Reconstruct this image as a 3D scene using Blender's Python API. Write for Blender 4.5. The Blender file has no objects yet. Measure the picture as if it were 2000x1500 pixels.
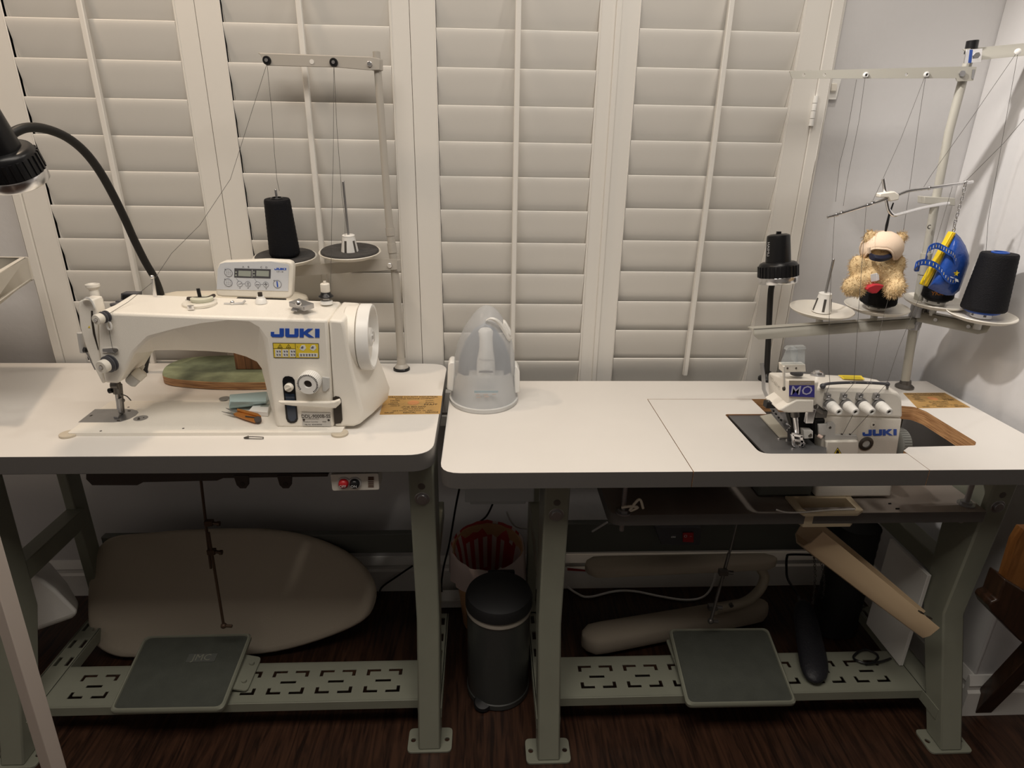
import bpy, bmesh, math, random
from math import sin, cos, pi, radians, tan, atan2, sqrt
from mathutils import Vector as V, Matrix as MX
random.seed(7)
SC = bpy.context.scene
COL = SC.collection
# ---------------------------------------------------------------- camera (surveyed from the room's straight lines)
FPX, PITCH, YAW, ROLL, CAMZ = 1216.74, 0.370708, 0.048225, 0.01755, 1.34
_f = V((sin(YAW)*cos(PITCH), cos(YAW)*cos(PITCH), -sin(PITCH)))
_r = V((cos(YAW), -sin(YAW), 0)); _u = _r.cross(_f)
RT = _r*cos(ROLL)+_u*sin(ROLL); UP = -_r*sin(ROLL)+_u*cos(ROLL)
CAM = V((0, 0, CAMZ))
def ray(x, y): return RT*((x-1000)/FPX)+UP*((750-y)/FPX)+_f
def Z(x, y, h):
    d = ray(x, y); return CAM+d*((h-CAMZ)/d.z)
def P(x, y, Yv):
    d = ray(x, y); return CAM+d*(Yv/d.y)
def XP(x, y, Xv):
    d = ray(x, y); return CAM+d*(Xv/d.x)
def PL(x, y, o, n):
    d = ray(x, y); return CAM+d*((V(o)-CAM).dot(n)/d.dot(n))
cd = bpy.data.cameras.new('camera'); cam = bpy.data.objects.new('camera', cd); COL.objects.link(cam)
cd.sensor_width = 36; cd.lens = FPX*36/2000; cd.clip_start = .02
m3 = MX((RT, UP, -_f)).transposed()
cam.matrix_world = MX.Translation(CAM) @ m3.to_4x4()
SC.camera = cam
vs = SC.view_settings
vs.view_transform = 'Standard'; vs.look = 'None'; vs.gamma = 1; vs.exposure = -0.04
try: vs.use_curve_mapping = False
except Exception: pass
SC.cycles.max_bounces = 8; SC.cycles.diffuse_bounces = 5; SC.cycles.transparent_max_bounces = 12
SC.cycles.use_denoising = True; SC.cycles.sample_clamp_indirect = 4
# ---------------------------------------------------------------- materials
def mat(name, col, rough=.5, metal=0, var=0, scale=8, bump=0, bscale=60, **kw):
    m = bpy.data.materials.new(name); m.use_nodes = True
    n = m.node_tree.nodes; l = m.node_tree.links; b = n['Principled BSDF']
    b.inputs['Base Color'].default_value = (*col, 1); b.inputs['Roughness'].default_value = rough
    b.inputs['Metallic'].default_value = metal
    for k, v in kw.items(): b.inputs[k].default_value = v
    tc = n.new('ShaderNodeTexCoord')
    if var:
        t = n.new('ShaderNodeTexNoise'); t.inputs['Scale'].default_value = scale; t.inputs['Detail'].default_value = 5
        l.new(tc.outputs['Object'], t.inputs['Vector'])
        r = n.new('ShaderNodeValToRGB'); e = r.color_ramp.elements
        e[0].position = .3; e[1].position = .7
        e[0].color = (*[max(0, c*(1-var)) for c in col], 1); e[1].color = (*[min(1, c*(1+var)) for c in col], 1)
        l.new(t.outputs['Fac'], r.inputs['Fac']); l.new(r.outputs['Color'], b.inputs['Base Color'])
    if bump:
        t = n.new('ShaderNodeTexNoise'); t.inputs['Scale'].default_value = bscale; t.inputs['Detail'].default_value = 4
        l.new(tc.outputs['Object'], t.inputs['Vector'])
        bp = n.new('ShaderNodeBump'); bp.inputs['Strength'].default_value = bump; bp.inputs['Distance'].default_value = .002
        l.new(t.outputs['Fac'], bp.inputs['Height']); l.new(bp.outputs['Normal'], b.inputs['Normal'])
    return m
def wood(name, c0, c1, rough=.45, sc=(3, 40, 40), wave=6, dist=4, spec=.5, band='Y'):
    m = mat(name, c0, rough); n = m.node_tree.nodes; l = m.node_tree.links; b = n['Principled BSDF']
    b.inputs['Specular IOR Level'].default_value = spec
    tc = next(x for x in n if x.type == 'TEX_COORD'); mp = n.new('ShaderNodeMapping'); mp.inputs['Scale'].default_value = sc
    l.new(tc.outputs['Object'], mp.inputs['Vector'])
    t = n.new('ShaderNodeTexNoise'); t.inputs['Scale'].default_value = wave; t.inputs['Detail'].default_value = 8
    t.inputs['Distortion'].default_value = dist*.2
    l.new(mp.outputs['Vector'], t.inputs['Vector'])
    r = n.new('ShaderNodeValToRGB'); e = r.color_ramp.elements; e[0].position = .35; e[1].position = .65
    e[0].color = (*c0, 1); e[1].color = (*c1, 1)
    l.new(t.outputs['Fac'], r.inputs['Fac']); l.new(r.outputs['Color'], b.inputs['Base Color'])
    return m
M = {}
M['wall'] = mat('wall_paint', (.63, .622, .625), .75, bump=.35, bscale=55)
M['ceil'] = mat('ceiling_paint', (.62, .61, .59), .8)
M['trim'] = mat('white_trim', (.78, .77, .74), .4)
M['shut'] = mat('shutter_white', (.76, .735, .69), .42)
M['lam'] = mat('white_laminate', (.79, .76, .72), .38, var=.02, scale=5)
M['edge'] = mat('dark_edge_band', (.118, .111, .105), .45, bump=.1, bscale=300)
M['stand'] = mat('grey_green_enamel', (.235, .24, .19), .4, var=.05, scale=12)
M['standd'] = mat('dark_grey_enamel', (.10, .105, .095), .5)
M['cream'] = mat('cream_enamel', (.88, .84, .765), .32, bump=.25, bscale=700)
M['creams'] = mat('smooth_cream_plastic', (.80, .76, .68), .35)
M['white'] = mat('white_plastic', (.86, .85, .82), .35)
M['grey'] = mat('grey_plastic', (.55, .545, .53), .4)
M['lgrey'] = mat('light_grey_panel', (.62, .64, .68), .45)
M['dgrey'] = mat('dark_grey_plastic', (.07, .07, .08), .4)
M['black'] = mat('black_plastic', (.010, .010, .011), .3, **{'Specular IOR Level': .35})
M['blackm'] = mat('matte_black', (.010, .010, .011), .6)
M['thread'] = mat('black_thread', (.010, .010, .012), .7, bump=.6, bscale=400, **{'Specular IOR Level': .15})
M['strand'] = mat('grey_thread', (.06, .055, .05), .6)
M['chrome'] = mat('chrome', (.86, .86, .87), .24, 1)
M['steel'] = mat('brushed_steel', (.42, .42, .43), .35, .9, var=.08, scale=30)
M['dsteel'] = mat('dark_steel', (.16, .15, .14), .4, .8)
M['plate'] = mat('grey_cloth_plate', (.20, .20, .205), .42, .6, var=.05)
M['gold'] = mat('brass_label', (.60, .36, .115), .38, .3, var=.08, scale=20)
M['ink'] = mat('black_ink', (.03, .022, .015), .6)
M['inkg'] = mat('grey_ink', (.16, .16, .18), .6)
M['blue'] = mat('blue_ink', (.02, .085, .47), .45)
M['yellow'] = mat('yellow_label', (.82, .62, .05), .5)
M['paper'] = mat('white_label', (.78, .78, .78), .5)
M['purple'] = mat('purple_label', (.055, .05, .30), .4)
M['lcd'] = mat('lcd_grey', (.34, .37, .33), .3)
M['red'] = mat('red_plastic', (.42, .015, .02), .35)
M['ply'] = wood('plywood_edge', (.26, .12, .05), (.62, .36, .17), .55, (6, 6, 160), 3, 2)
M['wood'] = wood('brown_wood', (.10, .04, .018), (.26, .115, .05), .5, (60, 60, 4), 2, 4)
M['dwood'] = wood('dark_stained_wood', (.018, .009, .005), (.045, .02, .01), .35, (30, 30, 4), 3)
M['owood'] = wood('orange_brown_wood', (.16, .06, .015), (.26, .11, .03), .4, (30, 30, 4), 3)
M['floor'] = wood('dark_wood_floor', (.015, .007, .0045), (.058, .026, .0145), .38, (26, 2.2, 5), 3.2, 5, .4)
M['green'] = mat('worn_green_paint', (.21, .235, .14), .6, var=.55, scale=16)
M['canvas'] = mat('beige_canvas', (.46, .40, .32), .85, bump=.3, bscale=900)
M['canvasl'] = mat('cream_canvas', (.70, .64, .53), .85, bump=.3, bscale=900)
M['ltblue'] = mat('pale_blue_plastic', (.50, .66, .68), .4)
M['bluegr'] = mat('blue_grey_metal', (.36, .39, .40), .45)
M['orange'] = mat('orange_copper', (.50, .19, .035), .35, .4)
M['chute'] = mat('aged_cream_plastic', (.66, .50, .32), .4)
M['tan'] = mat('tan_plastic', (.42, .24, .12), .55)
M['bag'] = mat('white_plastic_bag', (.55, .45, .43), .4, **{'Transmission Weight': .15})
M['bagred'] = mat('red_bag_print', (.36, .03, .025), .45)
M['fur'] = mat('golden_fur', (.66, .49, .27), .9, var=.12, scale=40, bump=.8, bscale=350)
M['cap'] = mat('beige_suede', (.74, .58, .44), .85, bump=.3, bscale=600)
M['felt'] = mat('red_felt', (.42, .02, .03), .85)
M['bagb'] = mat('blue_woven_plastic', (.018, .075, .36), .32, bump=.8, bscale=70)
M['bagy'] = mat('yellow_tape', (.80, .58, .02), .45)
M['navy'] = mat('navy_ribbon', (.006, .008, .028), .6)
M['neck'] = mat('black_rubber_hose', (.014, .013, .012), .5, **{'Specular IOR Level': .35})
M['brown'] = mat('brown_pan', (.045, .032, .026), .55)
M['bin'] = mat('dark_bin_metal', (.045, .047, .045), .32)
M['pole'] = mat('pole_grey_paint', (.45, .42, .375), .4)
M['pole2'] = mat('pole_pale_paint', (.45, .435, .385), .4)
M['whitew'] = mat('white_painted_wood', (.60, .52, .46), .5)
M['oil'] = mat('oil_window', (.03, .045, .075), .15)
def see_through(name, col, alpha, rough=.25):
    m = mat(name, col, rough); n = m.node_tree.nodes; l = m.node_tree.links
    tr = n.new('ShaderNodeBsdfTransparent'); mx = n.new('ShaderNodeMixShader'); mx.inputs[0].default_value = alpha
    tr.inputs['Color'].default_value = (.93, .95, .97, 1)
    l.new(tr.outputs[0], mx.inputs[1]); l.new(n['Principled BSDF'].outputs[0], mx.inputs[2])
    l.new(mx.outputs[0], n['Material Output'].inputs['Surface'])
    return m
M['haze'] = see_through('frosted_cover', (.77, .77, .78), .36, .3)
M['clear'] = see_through('clear_acrylic', (.80, .82, .80), .22, .15)
# ---------------------------------------------------------------- mesh builder
class B:
    def __init__(s): s.v = []; s.f = []; s.m = []
    def add(s, vs_, fs, m=0):
        k = len(s.v); s.v += [V(p) for p in vs_]; s.f += [tuple(i+k for i in f) for f in fs]; s.m += [m]*len(fs); return s
    def box(s, x0, x1, y0, y1, z0, z1, m=0, T=None):
        p = [V((x, y, z)) for x in (x0, x1) for y in (y0, y1) for z in (z0, z1)]
        if T is not None: p = [T @ q for q in p]
        return s.add(p, [(0, 1, 3, 2), (4, 6, 7, 5), (0, 4, 5, 1), (2, 3, 7, 6), (0, 2, 6, 4), (1, 5, 7, 3)], m)
    def bar(s, a, b, w, h, up=(0, 0, 1), m=0):
        a = V(a); b = V(b); d = (b-a).normalized(); sd = d.cross(V(up)).normalized(); u = sd.cross(d)
        p = [q+sd*i*w/2+u*j*h/2 for q in (a, b) for i, j in ((-1, -1), (1, -1), (1, 1), (-1, 1))]
        return s.add(p, [(3, 2, 1, 0), (4, 5, 6, 7)]+[(i, (i+1) % 4, 4+(i+1) % 4, 4+i) for i in range(4)], m)
    def cyl(s, a, b, r0, r1=None, n=20, m=0, cap=True):
        r1 = r0 if r1 is None else r1
        return s.loft([ring(a, V(b)-V(a), r0, n), ring(b, V(b)-V(a), r1, n)], cap, m)
    def loft(s, loops, cap=True, m=0, closed=True):
        n = len(loops[0]); vv = [p for L in loops for p in L]; fs = []
        for k in range(len(loops)-1):
            for i in range(n if closed else n-1):
                j = (i+1) % n; fs.append((k*n+i, k*n+j, (k+1)*n+j, (k+1)*n+i))
        if cap: fs += [tuple(range(n))[::-1], tuple(range((len(loops)-1)*n, len(loops)*n))]
        return s.add(vv, fs, m)
    def lathe(s, prof, o, ax=(0, 0, 1), n=32, m=0, cap=True):
        ax = V(ax).normalized(); o = V(o)
        return s.loft([ring(o+ax*h, ax, max(r, 1e-5), n) for r, h in prof], cap, m)
    def tube(s, pts, r, n=8, m=0, cap=True):
        pts = [V(p) for p in pts]; L = []; nr = None
        for i, p in enumerate(pts):
            t = (pts[min(i+1, len(pts)-1)]-pts[max(i-1, 0)]).normalized()
            if nr is None:
                nr = t.cross(V((0, 0, 1)));  nr = t.cross(V((0, 1, 0))) if nr.length < .05 else nr
            nr = (nr-t*nr.dot(t)).normalized(); bn = t.cross(nr)
            rr = r[i] if isinstance(r, (list, tuple)) else r
            L.append([p+(nr*cos(2*pi*k/n)+bn*sin(2*pi*k/n))*rr for k in range(n)])
        return s.loft(L, cap, m)
    def prism(s, poly, vec, m=0):
        vec = V(vec); poly = [V(p) for p in poly]
        return s.loft([poly, [p+vec for p in poly]], True, m)
    def plate(s, outer, holes, z0, z1, m=0, T=None):
        bm = bmesh.new()
        for lp in [outer]+list(holes):
            vv = [bm.verts.new((p[0], p[1], z0)) for p in lp]
            for i in range(len(vv)): bm.edges.new((vv[i], vv[(i+1) % len(vv)]))
        bmesh.ops.triangle_fill(bm, use_beauty=True, use_dissolve=False, edges=bm.edges[:])
        bmesh.ops.recalc_face_normals(bm, faces=bm.faces[:])
        r = bmesh.ops.extrude_face_region(bm, geom=bm.faces[:])
        for e in r['geom']:
            if isinstance(e, bmesh.types.BMVert): e.co.z = z1
        bm.verts.index_update()
        vv = [V(v.co) for v in bm.verts]
        if T is not None: vv = [T @ q for q in vv]
        s.add(vv, [tuple(v.index for v in f.verts) for f in bm.faces], m); bm.free(); return s
    def ball(s, c, r, n=20, k=12, m=0, T=None):
        r = (r, r, r) if not isinstance(r, (tuple, list)) else r; L = []
        for i in range(1, k):
            a = pi*i/k
            L.append([V((sin(a)*cos(2*pi*j/n)*r[0], sin(a)*sin(2*pi*j/n)*r[1], -cos(a)*r[2])) for j in range(n)])
        b = len(s.v); vv = [p for q in L for p in q]+[V((0, 0, -r[2])), V((0, 0, r[2]))]
        if T is not None: vv = [T @ p for p in vv]
        vv = [p+V(c) for p in vv]; fs = []
        for i in range(k-2):
            for j in range(n): fs.append((i*n+j, i*n+(j+1) % n, (i+1)*n+(j+1) % n, (i+1)*n+j))
        t = (k-1)*n
        for j in range(n): fs += [(t, (j+1) % n, j), (t+1, (k-2)*n+j, (k-2)*n+(j+1) % n)]
        return s.add(vv, fs, m)
def ring(o, ax, r, n):
    ax = V(ax).normalized(); a = ax.cross(V((0, 0, 1)))
    if a.length < .01: a = V((1, 0, 0))
    a.normalize(); b = ax.cross(a)
    return [V(o)+(a*cos(2*pi*k/n)+b*sin(2*pi*k/n))*r for k in range(n)]
def rpoly(pts, r, k=5):
    """round the corners of a 2-D polygon; r a number or one per corner"""
    out = []; n = len(pts)
    for i in range(n):
        p = V(pts[i][:2]); a = V(pts[i-1][:2]); b = V(pts[(i+1) % n][:2]); rr = r[i] if isinstance(r, (list, tuple)) else r
        if rr <= 0: out.append((p.x, p.y)); continue
        da = (a-p).normalized(); db = (b-p).normalized(); ang = da.angle(db)
        t = min(rr/tan(ang/2), (a-p).length*.49, (b-p).length*.49)
        s_, e_ = p+da*t, p+db*t
        for j in range(k+1):
            u = j/k; q = s_*(1-u)**2+p*2*u*(1-u)+e_*u*u; out.append((q.x, q.y))
    return out
def smooth(pts, k=6, closed=False):
    pts = [V(p) for p in pts]; n = len(pts); out = []
    rng = range(n) if closed else range(n-1)
    for i in rng:
        g = lambda q: pts[q % n] if closed else pts[max(0, min(n-1, q))]
        p0, p1, p2, p3 = g(i-1), g(i), g(i+1), g(i+2)
        for j in range(k):
            t = j/k
            out.append(.5*((2*p1)+(p2-p0)*t+(2*p0-5*p1+4*p2-p3)*t*t+(3*p1-p0-3*p2+p3)*t**3))
    if not closed: out.append(pts[-1])
    return out
ROOT = {}
def obj(name, b, m, parent=None, bevel=0, sub=0, ang=38, kind=None, label=None, seg=2):
    base = ROOT[parent.name] if parent is not None else V((0, 0, 0))
    me = bpy.data.meshes.new(name)
    me.from_pydata([tuple(p-base) for p in b.v], [], b.f)
    ms = m if isinstance(m, (list, tuple)) else [m]
    for q in ms: me.materials.append(M[q] if isinstance(q, str) else q)
    for p, k in zip(me.polygons, b.m): p.material_index = min(k, len(ms)-1)
    bm = bmesh.new(); bm.from_mesh(me); bmesh.ops.remove_doubles(bm, verts=bm.verts[:], dist=1e-6)
    bmesh.ops.recalc_face_normals(bm, faces=bm.faces[:])
    for f in bm.faces: f.smooth = True
    for e in bm.edges:
        if len(e.link_faces) == 2 and e.calc_face_angle(0) > radians(ang): e.smooth = False
    bm.to_mesh(me); bm.free()
    o = bpy.data.objects.new(name, me); COL.objects.link(o)
    ROOT[o.name] = base
    if parent is not None: o.parent = parent
    if bevel:
        md = o.modifiers.new('bevel', 'BEVEL'); md.width = bevel; md.segments = seg; md.limit_method = 'ANGLE'; md.angle_limit = radians(40)
    if sub:
        md = o.modifiers.new('sub', 'SUBSURF'); md.levels = sub; md.render_levels = sub
    if kind: o['kind'] = kind
    if label: o['label'] = label
    return o
def thing(name, label, cat, loc, group=None):
    o = bpy.data.objects.new(name, None); COL.objects.link(o); o.location = loc; o.empty_display_size = .05
    ROOT[o.name] = V(loc); o['label'] = label; o['category'] = cat
    if group: o['group'] = group
    return o
def tag(o, label, cat, group=None):
    """a thing that is one mesh: move its origin to its base"""
    me = o.data; c = V((sum(v.co.x for v in me.vertices)/len(me.vertices), sum(v.co.y for v in me.vertices)/len(me.vertices), min(v.co.z for v in me.vertices)))
    me.transform(MX.Translation(-c)); o.location = c; ROOT[o.name] = c
    o['label'] = label; o['category'] = cat
    if group: o['group'] = group
    return o
def struct(name, b, m, **k): return obj(name, b, m, kind='structure', **k)
def decal(b, pxs, Yv, t=.0008, m=0): return b.prism([P(x, y, Yv) for x, y in pxs], (0, -t, 0), m)
def zdecal(b, pxs, h, t=.0006, m=0): return b.prism([Z(x, y, h) for x, y in pxs], (0, 0, t), m)
def textb(b, s_, size, T, m=0, sx=1, bold=0):
    """flat lettering as mesh, laid out centred in the xy plane of T"""
    cu = bpy.data.curves.new('t', 'FONT'); cu.body = s_; cu.size = size; cu.align_x = 'CENTER'; cu.align_y = 'CENTER'; cu.offset = bold; cu.resolution_u = 2
    o = bpy.data.objects.new('t', cu); COL.objects.link(o); dg = bpy.context.evaluated_depsgraph_get()
    me = bpy.data.meshes.new_from_object(o.evaluated_get(dg))
    b.add([T @ V((v.co.x*sx, v.co.y, v.co.z)) for v in me.vertices], [tuple(p.vertices) for p in me.polygons], m)
    bpy.data.objects.remove(o); bpy.data.curves.remove(cu); bpy.data.meshes.remove(me); return b
def frame(o, xd, yd):
    xd = V(xd).normalized(); yd = V(yd); zd = xd.cross(yd).normalized(); yd = zd.cross(xd)
    m = MX((xd, yd, zd)).transposed().to_4x4(); return MX.Translation(V(o)) @ m
FACE = lambda o: frame(o, (1, 0, 0), (0, 0, 1))
JUKI = [[(17, 0), (25.5, 0), (25.5, 15), (22.5, 17), (3, 17), (0, 14.5), (0, 7), (6.5, 7), (6.5, 11.5), (17, 11.5)],
        [(28, 0), (36, 0), (36, 11.5), (46, 11.5), (46, 0), (54, 0), (54, 14.5), (51.5, 17), (30.5, 17), (28, 14.5)],
        [(56, 0), (64, 0), (64, 6), (72, 0), (82, 0), (71, 8.5), (84, 17), (74, 17), (64, 10.5), (64, 17), (56, 17)],
        [(86, 0), (94.5, 0), (94.5, 17), (86, 17)]]
def juki(b, x0, y0, w, Yv, t=.0006, dy=0, m=0):
    k = w/94.5
    for L in JUKI: decal(b, [(x0+x*k, y0+y*k+dy*x/94.5) for x, y in L], Yv, t, m)
# ================================================================ the room
WX, WY, YS = 1.222, 1.64, 1.58
b = B(); b.box(-2.3, 3.0, -2.2, 1.9, -.05, 0); struct('floor', b, 'floor')
b = B(); b.box(-2.3, 3.0, -2.2, 1.9, 2.44, 2.5); struct('ceiling', b, 'ceil')
b = B(); b.box(-2.3, WX+.1, WY, WY+.1, 0, 2.44); struct('wall_back', b, 'wall')
b = B(); b.box(WX, WX+.1, 1.135, WY, 0, 2.44); b.box(WX+.1, 3.0, 1.135, 1.235, 0, 2.44); struct('wall_right', b, 'wall', bevel=.006)
b = B(); b.box(-2.3, -2.2, -2.2, WY, 0, 2.44); struct('wall_left', b, 'wall')
b = B(); b.box(2.9, 3.0, -2.2, 1.135, 0, 2.44); struct('wall_side', b, 'wall')
b = B(); b.box(-2.3, 3.0, -2.3, -2.2, 0, 2.44); struct('wall_front', b, 'wall')
def baseboard(name, a, c, n):
    a = V(a); c = V(c); n = V(n)
    prof = [(0, 0), (.016, 0), (.016, .075), (.011, .082), (.011, .093), (.014, .098), (.009, .112), (.004, .122), (0, .122)]
    bb = B(); bb.loft([[p+n*x+V((0, 0, z)) for x, z in prof] for p in (a, c)]); struct(name, bb, 'trim', ang=20)
baseboard('baseboard_back', (-2.2, WY, 0), (WX, WY, 0), (0, -1, 0))
baseboard('baseboard_side', (WX, WY, 0), (WX, 1.135, 0), (-1, 0, 0))
baseboard('baseboard_right', (WX-.016, 1.135, 0), (2.9, 1.135, 0), (0, -1, 0))
# window casing with four plantation shutter panels
b = B()
for x0, x1 in ((-1.112, -1.0905), (.7785, .806)):
    b.box(x0, x1, YS-.004, WY, .60, 2.02)
    b.box(x0-.02 if x0 < 0 else x1, x0 if x0 < 0 else x1+.022, YS+.03, WY, .58, 2.04)
b.box(-1.112, .806, YS-.004, WY, 1.99, 2.02); b.box(-1.112, .806, YS-.004, WY, .60, .632)
struct('window_1', b, 'shut', bevel=.002)
zt = [1.5745-.0777*k for k in range(-4, 12)]
DZ = (1.34-1.572)*(YS/1.57)+0
def zl(k): return 1.34+(1.572-.0777*k-1.34)*YS/1.57
panels = [(-1.0895, -1.031, -.672, -.6265, -.857, 'first shutter panel from the left, behind the bent neck of the lamp'),
          (-.6255, -.571, -.2085, -.1645, -.398, 'second shutter panel from the left, behind the black cone on the thread stand'),
          (-.1635, -.1065, .257, .2995, .075, 'third shutter panel from the left, behind the frosted iron case'),
          (.3005, .349, .7175, .7775, .545, 'fourth shutter panel, beside the bare wall with the hinge on its edge')]
louver_mesh = {}
for i, (xa, xb, xc, xd, xt, lab) in enumerate(panels):
    t = thing('plantation_shutter', 'white '+lab, 'shutter', (xa, YS, .64), 'shutter panels across the window')
    for x0, x1 in ((xa, xb), (xc, xd)):
        b = B(); b.box(x0, x1, YS, YS+.028, .64, 1.985)
        b.box(x0+.004 if x0 != xa else x1-.003, x0+.0045 if x0 != xa else x1, YS-.0012, YS+.01, .64, 1.985)
        obj('stile', b, 'shut', t, bevel=.0012)
    for z0, z1 in ((.64, .70), (1.93, 1.985)):
        b = B(); b.box(xb, xc, YS, YS+.028, z0, z1); obj('rail', b, 'shut', t, bevel=.0012)
    w, th, tl = .0445, .0055, radians(15)
    sp = lambda v, e: (1 if v > 0 else -1)*abs(v)**e
    sec = [(.0042*sp(sin(a), .55)*(1-.18*cos(a)**2), w*sp(cos(a), .5)) for a in [2*pi*k/24 for k in range(24)]]
    R = lambda y, z: (y*cos(tl)-z*sin(tl), y*sin(tl)+z*cos(tl))
    for k in range(-4, 11):
        zc = zl(k)-w*cos(tl)+(.009 if i == 3 else 0); yc = YS+.0125
        b = B(); b.loft([[V((x, yc+R(y, z)[0], zc+R(y, z)[1])) for y, z in sec] for x in (xb+.0007, xc-.0007)])
        obj('louver', b, 'shut', t)
    b = B(); b.box(xt-.0062, xt+.0062, YS-.022, YS-.010, zl(10)-.035, 1.92); obj('tilt_rod', b, 'shut', t, bevel=.002)
    if i == 3:
        b = B(); 
        for q in range(4): b.cyl((xd, YS-.006, zl(2)-.03+q*.0165), (xd, YS-.006, zl(2)-.03+q*.0165+.0155), .0055, n=12)
        obj('hinge', b, 'white', t)
    if i == 2:
        b = B(); b.box(xd-.006, xd+.006, YS-.005, YS, .64, 1.985); obj('astragal', b, 'shut', t, bevel=.001)
# little sensor on the wall
t = thing('wall_sensor', 'small white stick-on sensor on the bare wall beside the window frame', 'sensor', P(1625, 190, WY))
b = B(); b.prism([P(x, y, WY-.001) for x, y in ((1617, 155), (1640, 155), (1630, 195), (1612, 195))], (0, -.008, 0)); obj('adhesive_plate', b, 'white', t, bevel=.001)
b = B(); b.prism([P(x, y, WY-.009) for x, y in ((1622, 163), (1633, 163), (1631, 179), (1620, 179))], (0, -.008, 0)); obj('button', b, 'creams', t, bevel=.002)
# ================================================================ sewing tables
T1, T2 = .79, .76
def mats_by(b, test):
    zm = (min(p.z for p in b.v)+max(p.z for p in b.v))/2
    for i, f in enumerate(b.f):
        vv = [b.v[k] for k in f]; n = (vv[1]-vv[0]).cross(vv[2]-vv[0]); c = sum(vv, V((0, 0, 0)))/len(vv)
        n = n.normalized() if n.length > 0 else V((0, 0, 1))
        if abs(n.z) > .5: n = V((0, 0, 1 if c.z > zm else -1))
        b.m[i] = test(c, n)
def slots(x0, x1, yc, d):
    """cut-outs of the pressed foot rail: four corner angles and a dash per group"""
    H = []; p = .116; n = int((x1-x0)/p); s_ = x0+((x1-x0)-n*p)/2
    for k in range(n):
        c = s_+p*(k+.5)
        for sx in (-1, 1):
            for sy in (-1, 1):
                X = lambda u: c+sx*u
                Yy = lambda w: yc+sy*w
                H.append([(X(.044), Yy(.036)), (X(.010), Yy(.036)), (X(.010), Yy(.028)), (X(.036), Yy(.028)), (X(.036), Yy(.016)), (X(.044), Yy(.016))])
        H.append([(c-.019, yc-.004), (c+.019, yc-.004), (c+.019, yc+.004), (c-.019, yc+.004)])
    return H
def side_frame(t, x, ytop, zt_, yfoot, sgn, yb=1.46, hole=True):
    w = .052
    b = B(); pts = [(ytop, zt_), (ytop+.025, .335), (yfoot, .012)]
    sec = lambda y, z, d: [V((x-w/2, y, z)), V((x+w/2, y, z)), V((x+w/2, y+d, z)), V((x-w/2, y+d, z))]
    b.loft([sec(ytop, zt_, .118), sec(ytop+.022, .315, .075), sec(yfoot, .006, .055)])
    leg = obj('leg', b, 'stand', t, bevel=.004)
    for zz, rr, mm in ((zt_-.075, .0075, 'dsteel'), (zt_-.105, .0105, 'steel'), (zt_-.175, .0065, 'dsteel')):
        b = B(); yy = ytop+.025*(zt_-zz)/(zt_-.335); b.cyl((x, yy+.002, zz), (x, yy-(.006 if mm == 'steel' else .0012), zz), rr, n=14)
        if mm == 'steel': b.cyl((x, yy, zz), (x, yy-.002, zz), rr*1.5, n=18)
        obj('bolt', b, mm, leg, bevel=.0015 if mm == 'steel' else 0)
    b = B(); T = MX.Translation((x, yfoot+.028, 0))
    b.plate(rpoly([(-.052, -.032), (.052, -.032), (.052, .032), (-.052, .032)], .012), [[(sx*.04+.006*cos(a), .0+.006*sin(a)) for a in [2*pi*k/10 for k in range(10)]] for sx in (-1, 1)], .0005, .006, 0, T)
    obj('foot_plate', b, 'stand', t, bevel=.001)
    b = B(); b.box(x-w/2, x+w/2-.026, yb, yb+.05, .012, zt_); obj('rear_leg', b, 'stand', t, bevel=.003)
    b = B(); b.bar((x-.003, ytop+.075, .402), (x-.003, yb+.01, .402), .045, .048); obj('brace', b, 'stand', t, bevel=.003)
    b = B(); H = [[(sx*.014+x-.005, y0), (sx*.014+x+.005, y0), (sx*.014+x+.005, y0+.03), (sx*.014+x-.005, y0+.03)] for sx in (-1, 1) for y0 in (1.25, 1.31, 1.37)]
    b.plate([(x-w/2, yfoot+.05), (x+w/2, yfoot+.05), (x+w/2, 1.415), (x-w/2, 1.415)], H, .088, .092)
    for sx in (-1, 1): b.box(x+sx*w/2-.002, x+sx*w/2+.002, yfoot+.04, 1.415, .062, .092); b.box(x-w/2, x, 1.41, yb+.04, .062, .092)
    obj('side_rail', b, 'stand', t)
def foot_rail(t, x0, x1, y0, y1):
    b = B(); b.plate([(x0, y0), (x1, y0), (x1, y1), (x0, y1)], slots(x0, x1, (y0+y1)/2, 0), .088, .0915)
    b.box(x0, x1, y0-.002, y0+.002, .066, .0915); b.box(x0, x1, y1-.002, y1+.002, .066, .0915)
    obj('foot_rail', b, 'stand', t, bevel=.0008)
def treadle(t, fl, fr, bl, br, side):
    b = B(); q = [V(fl), V(fr), V(br), V(bl)]; c = sum(q, V((0, 0, 0)))/4
    n = (q[1]-q[0]).cross(q[3]-q[0]).normalized()
    def rr(s_, off): return rp3([c+(p-c)*s_+n*off for p in q], .014)
    b.loft([rr(.985, -.012), rr(1, -.008), rr(1, .0), rr(.975, .004), rr(.95, .004), rr(.94, -.001)]); pd = obj('treadle', b, 'stand', t)
    b = B(); b.loft([rr(.938, -.0028), rr(.938, .0006)]); obj('rubber_mat', b, mat('treadle_mat', (.065, .07, .058), .6, var=.1, scale=30, bump=.3, bscale=250), pd)
    return pd, c, n
def rp3(q, r):
    c = q[0]; xd = (q[1]-q[0]).normalized(); n = (q[1]-q[0]).cross(q[3]-q[0]).normalized(); yd = n.cross(xd)
    p2 = [((p-c).dot(xd), (p-c).dot(yd)) for p in q]
    return [c+xd*x+yd*y for x, y in rpoly(p2, r, 4)]
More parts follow.
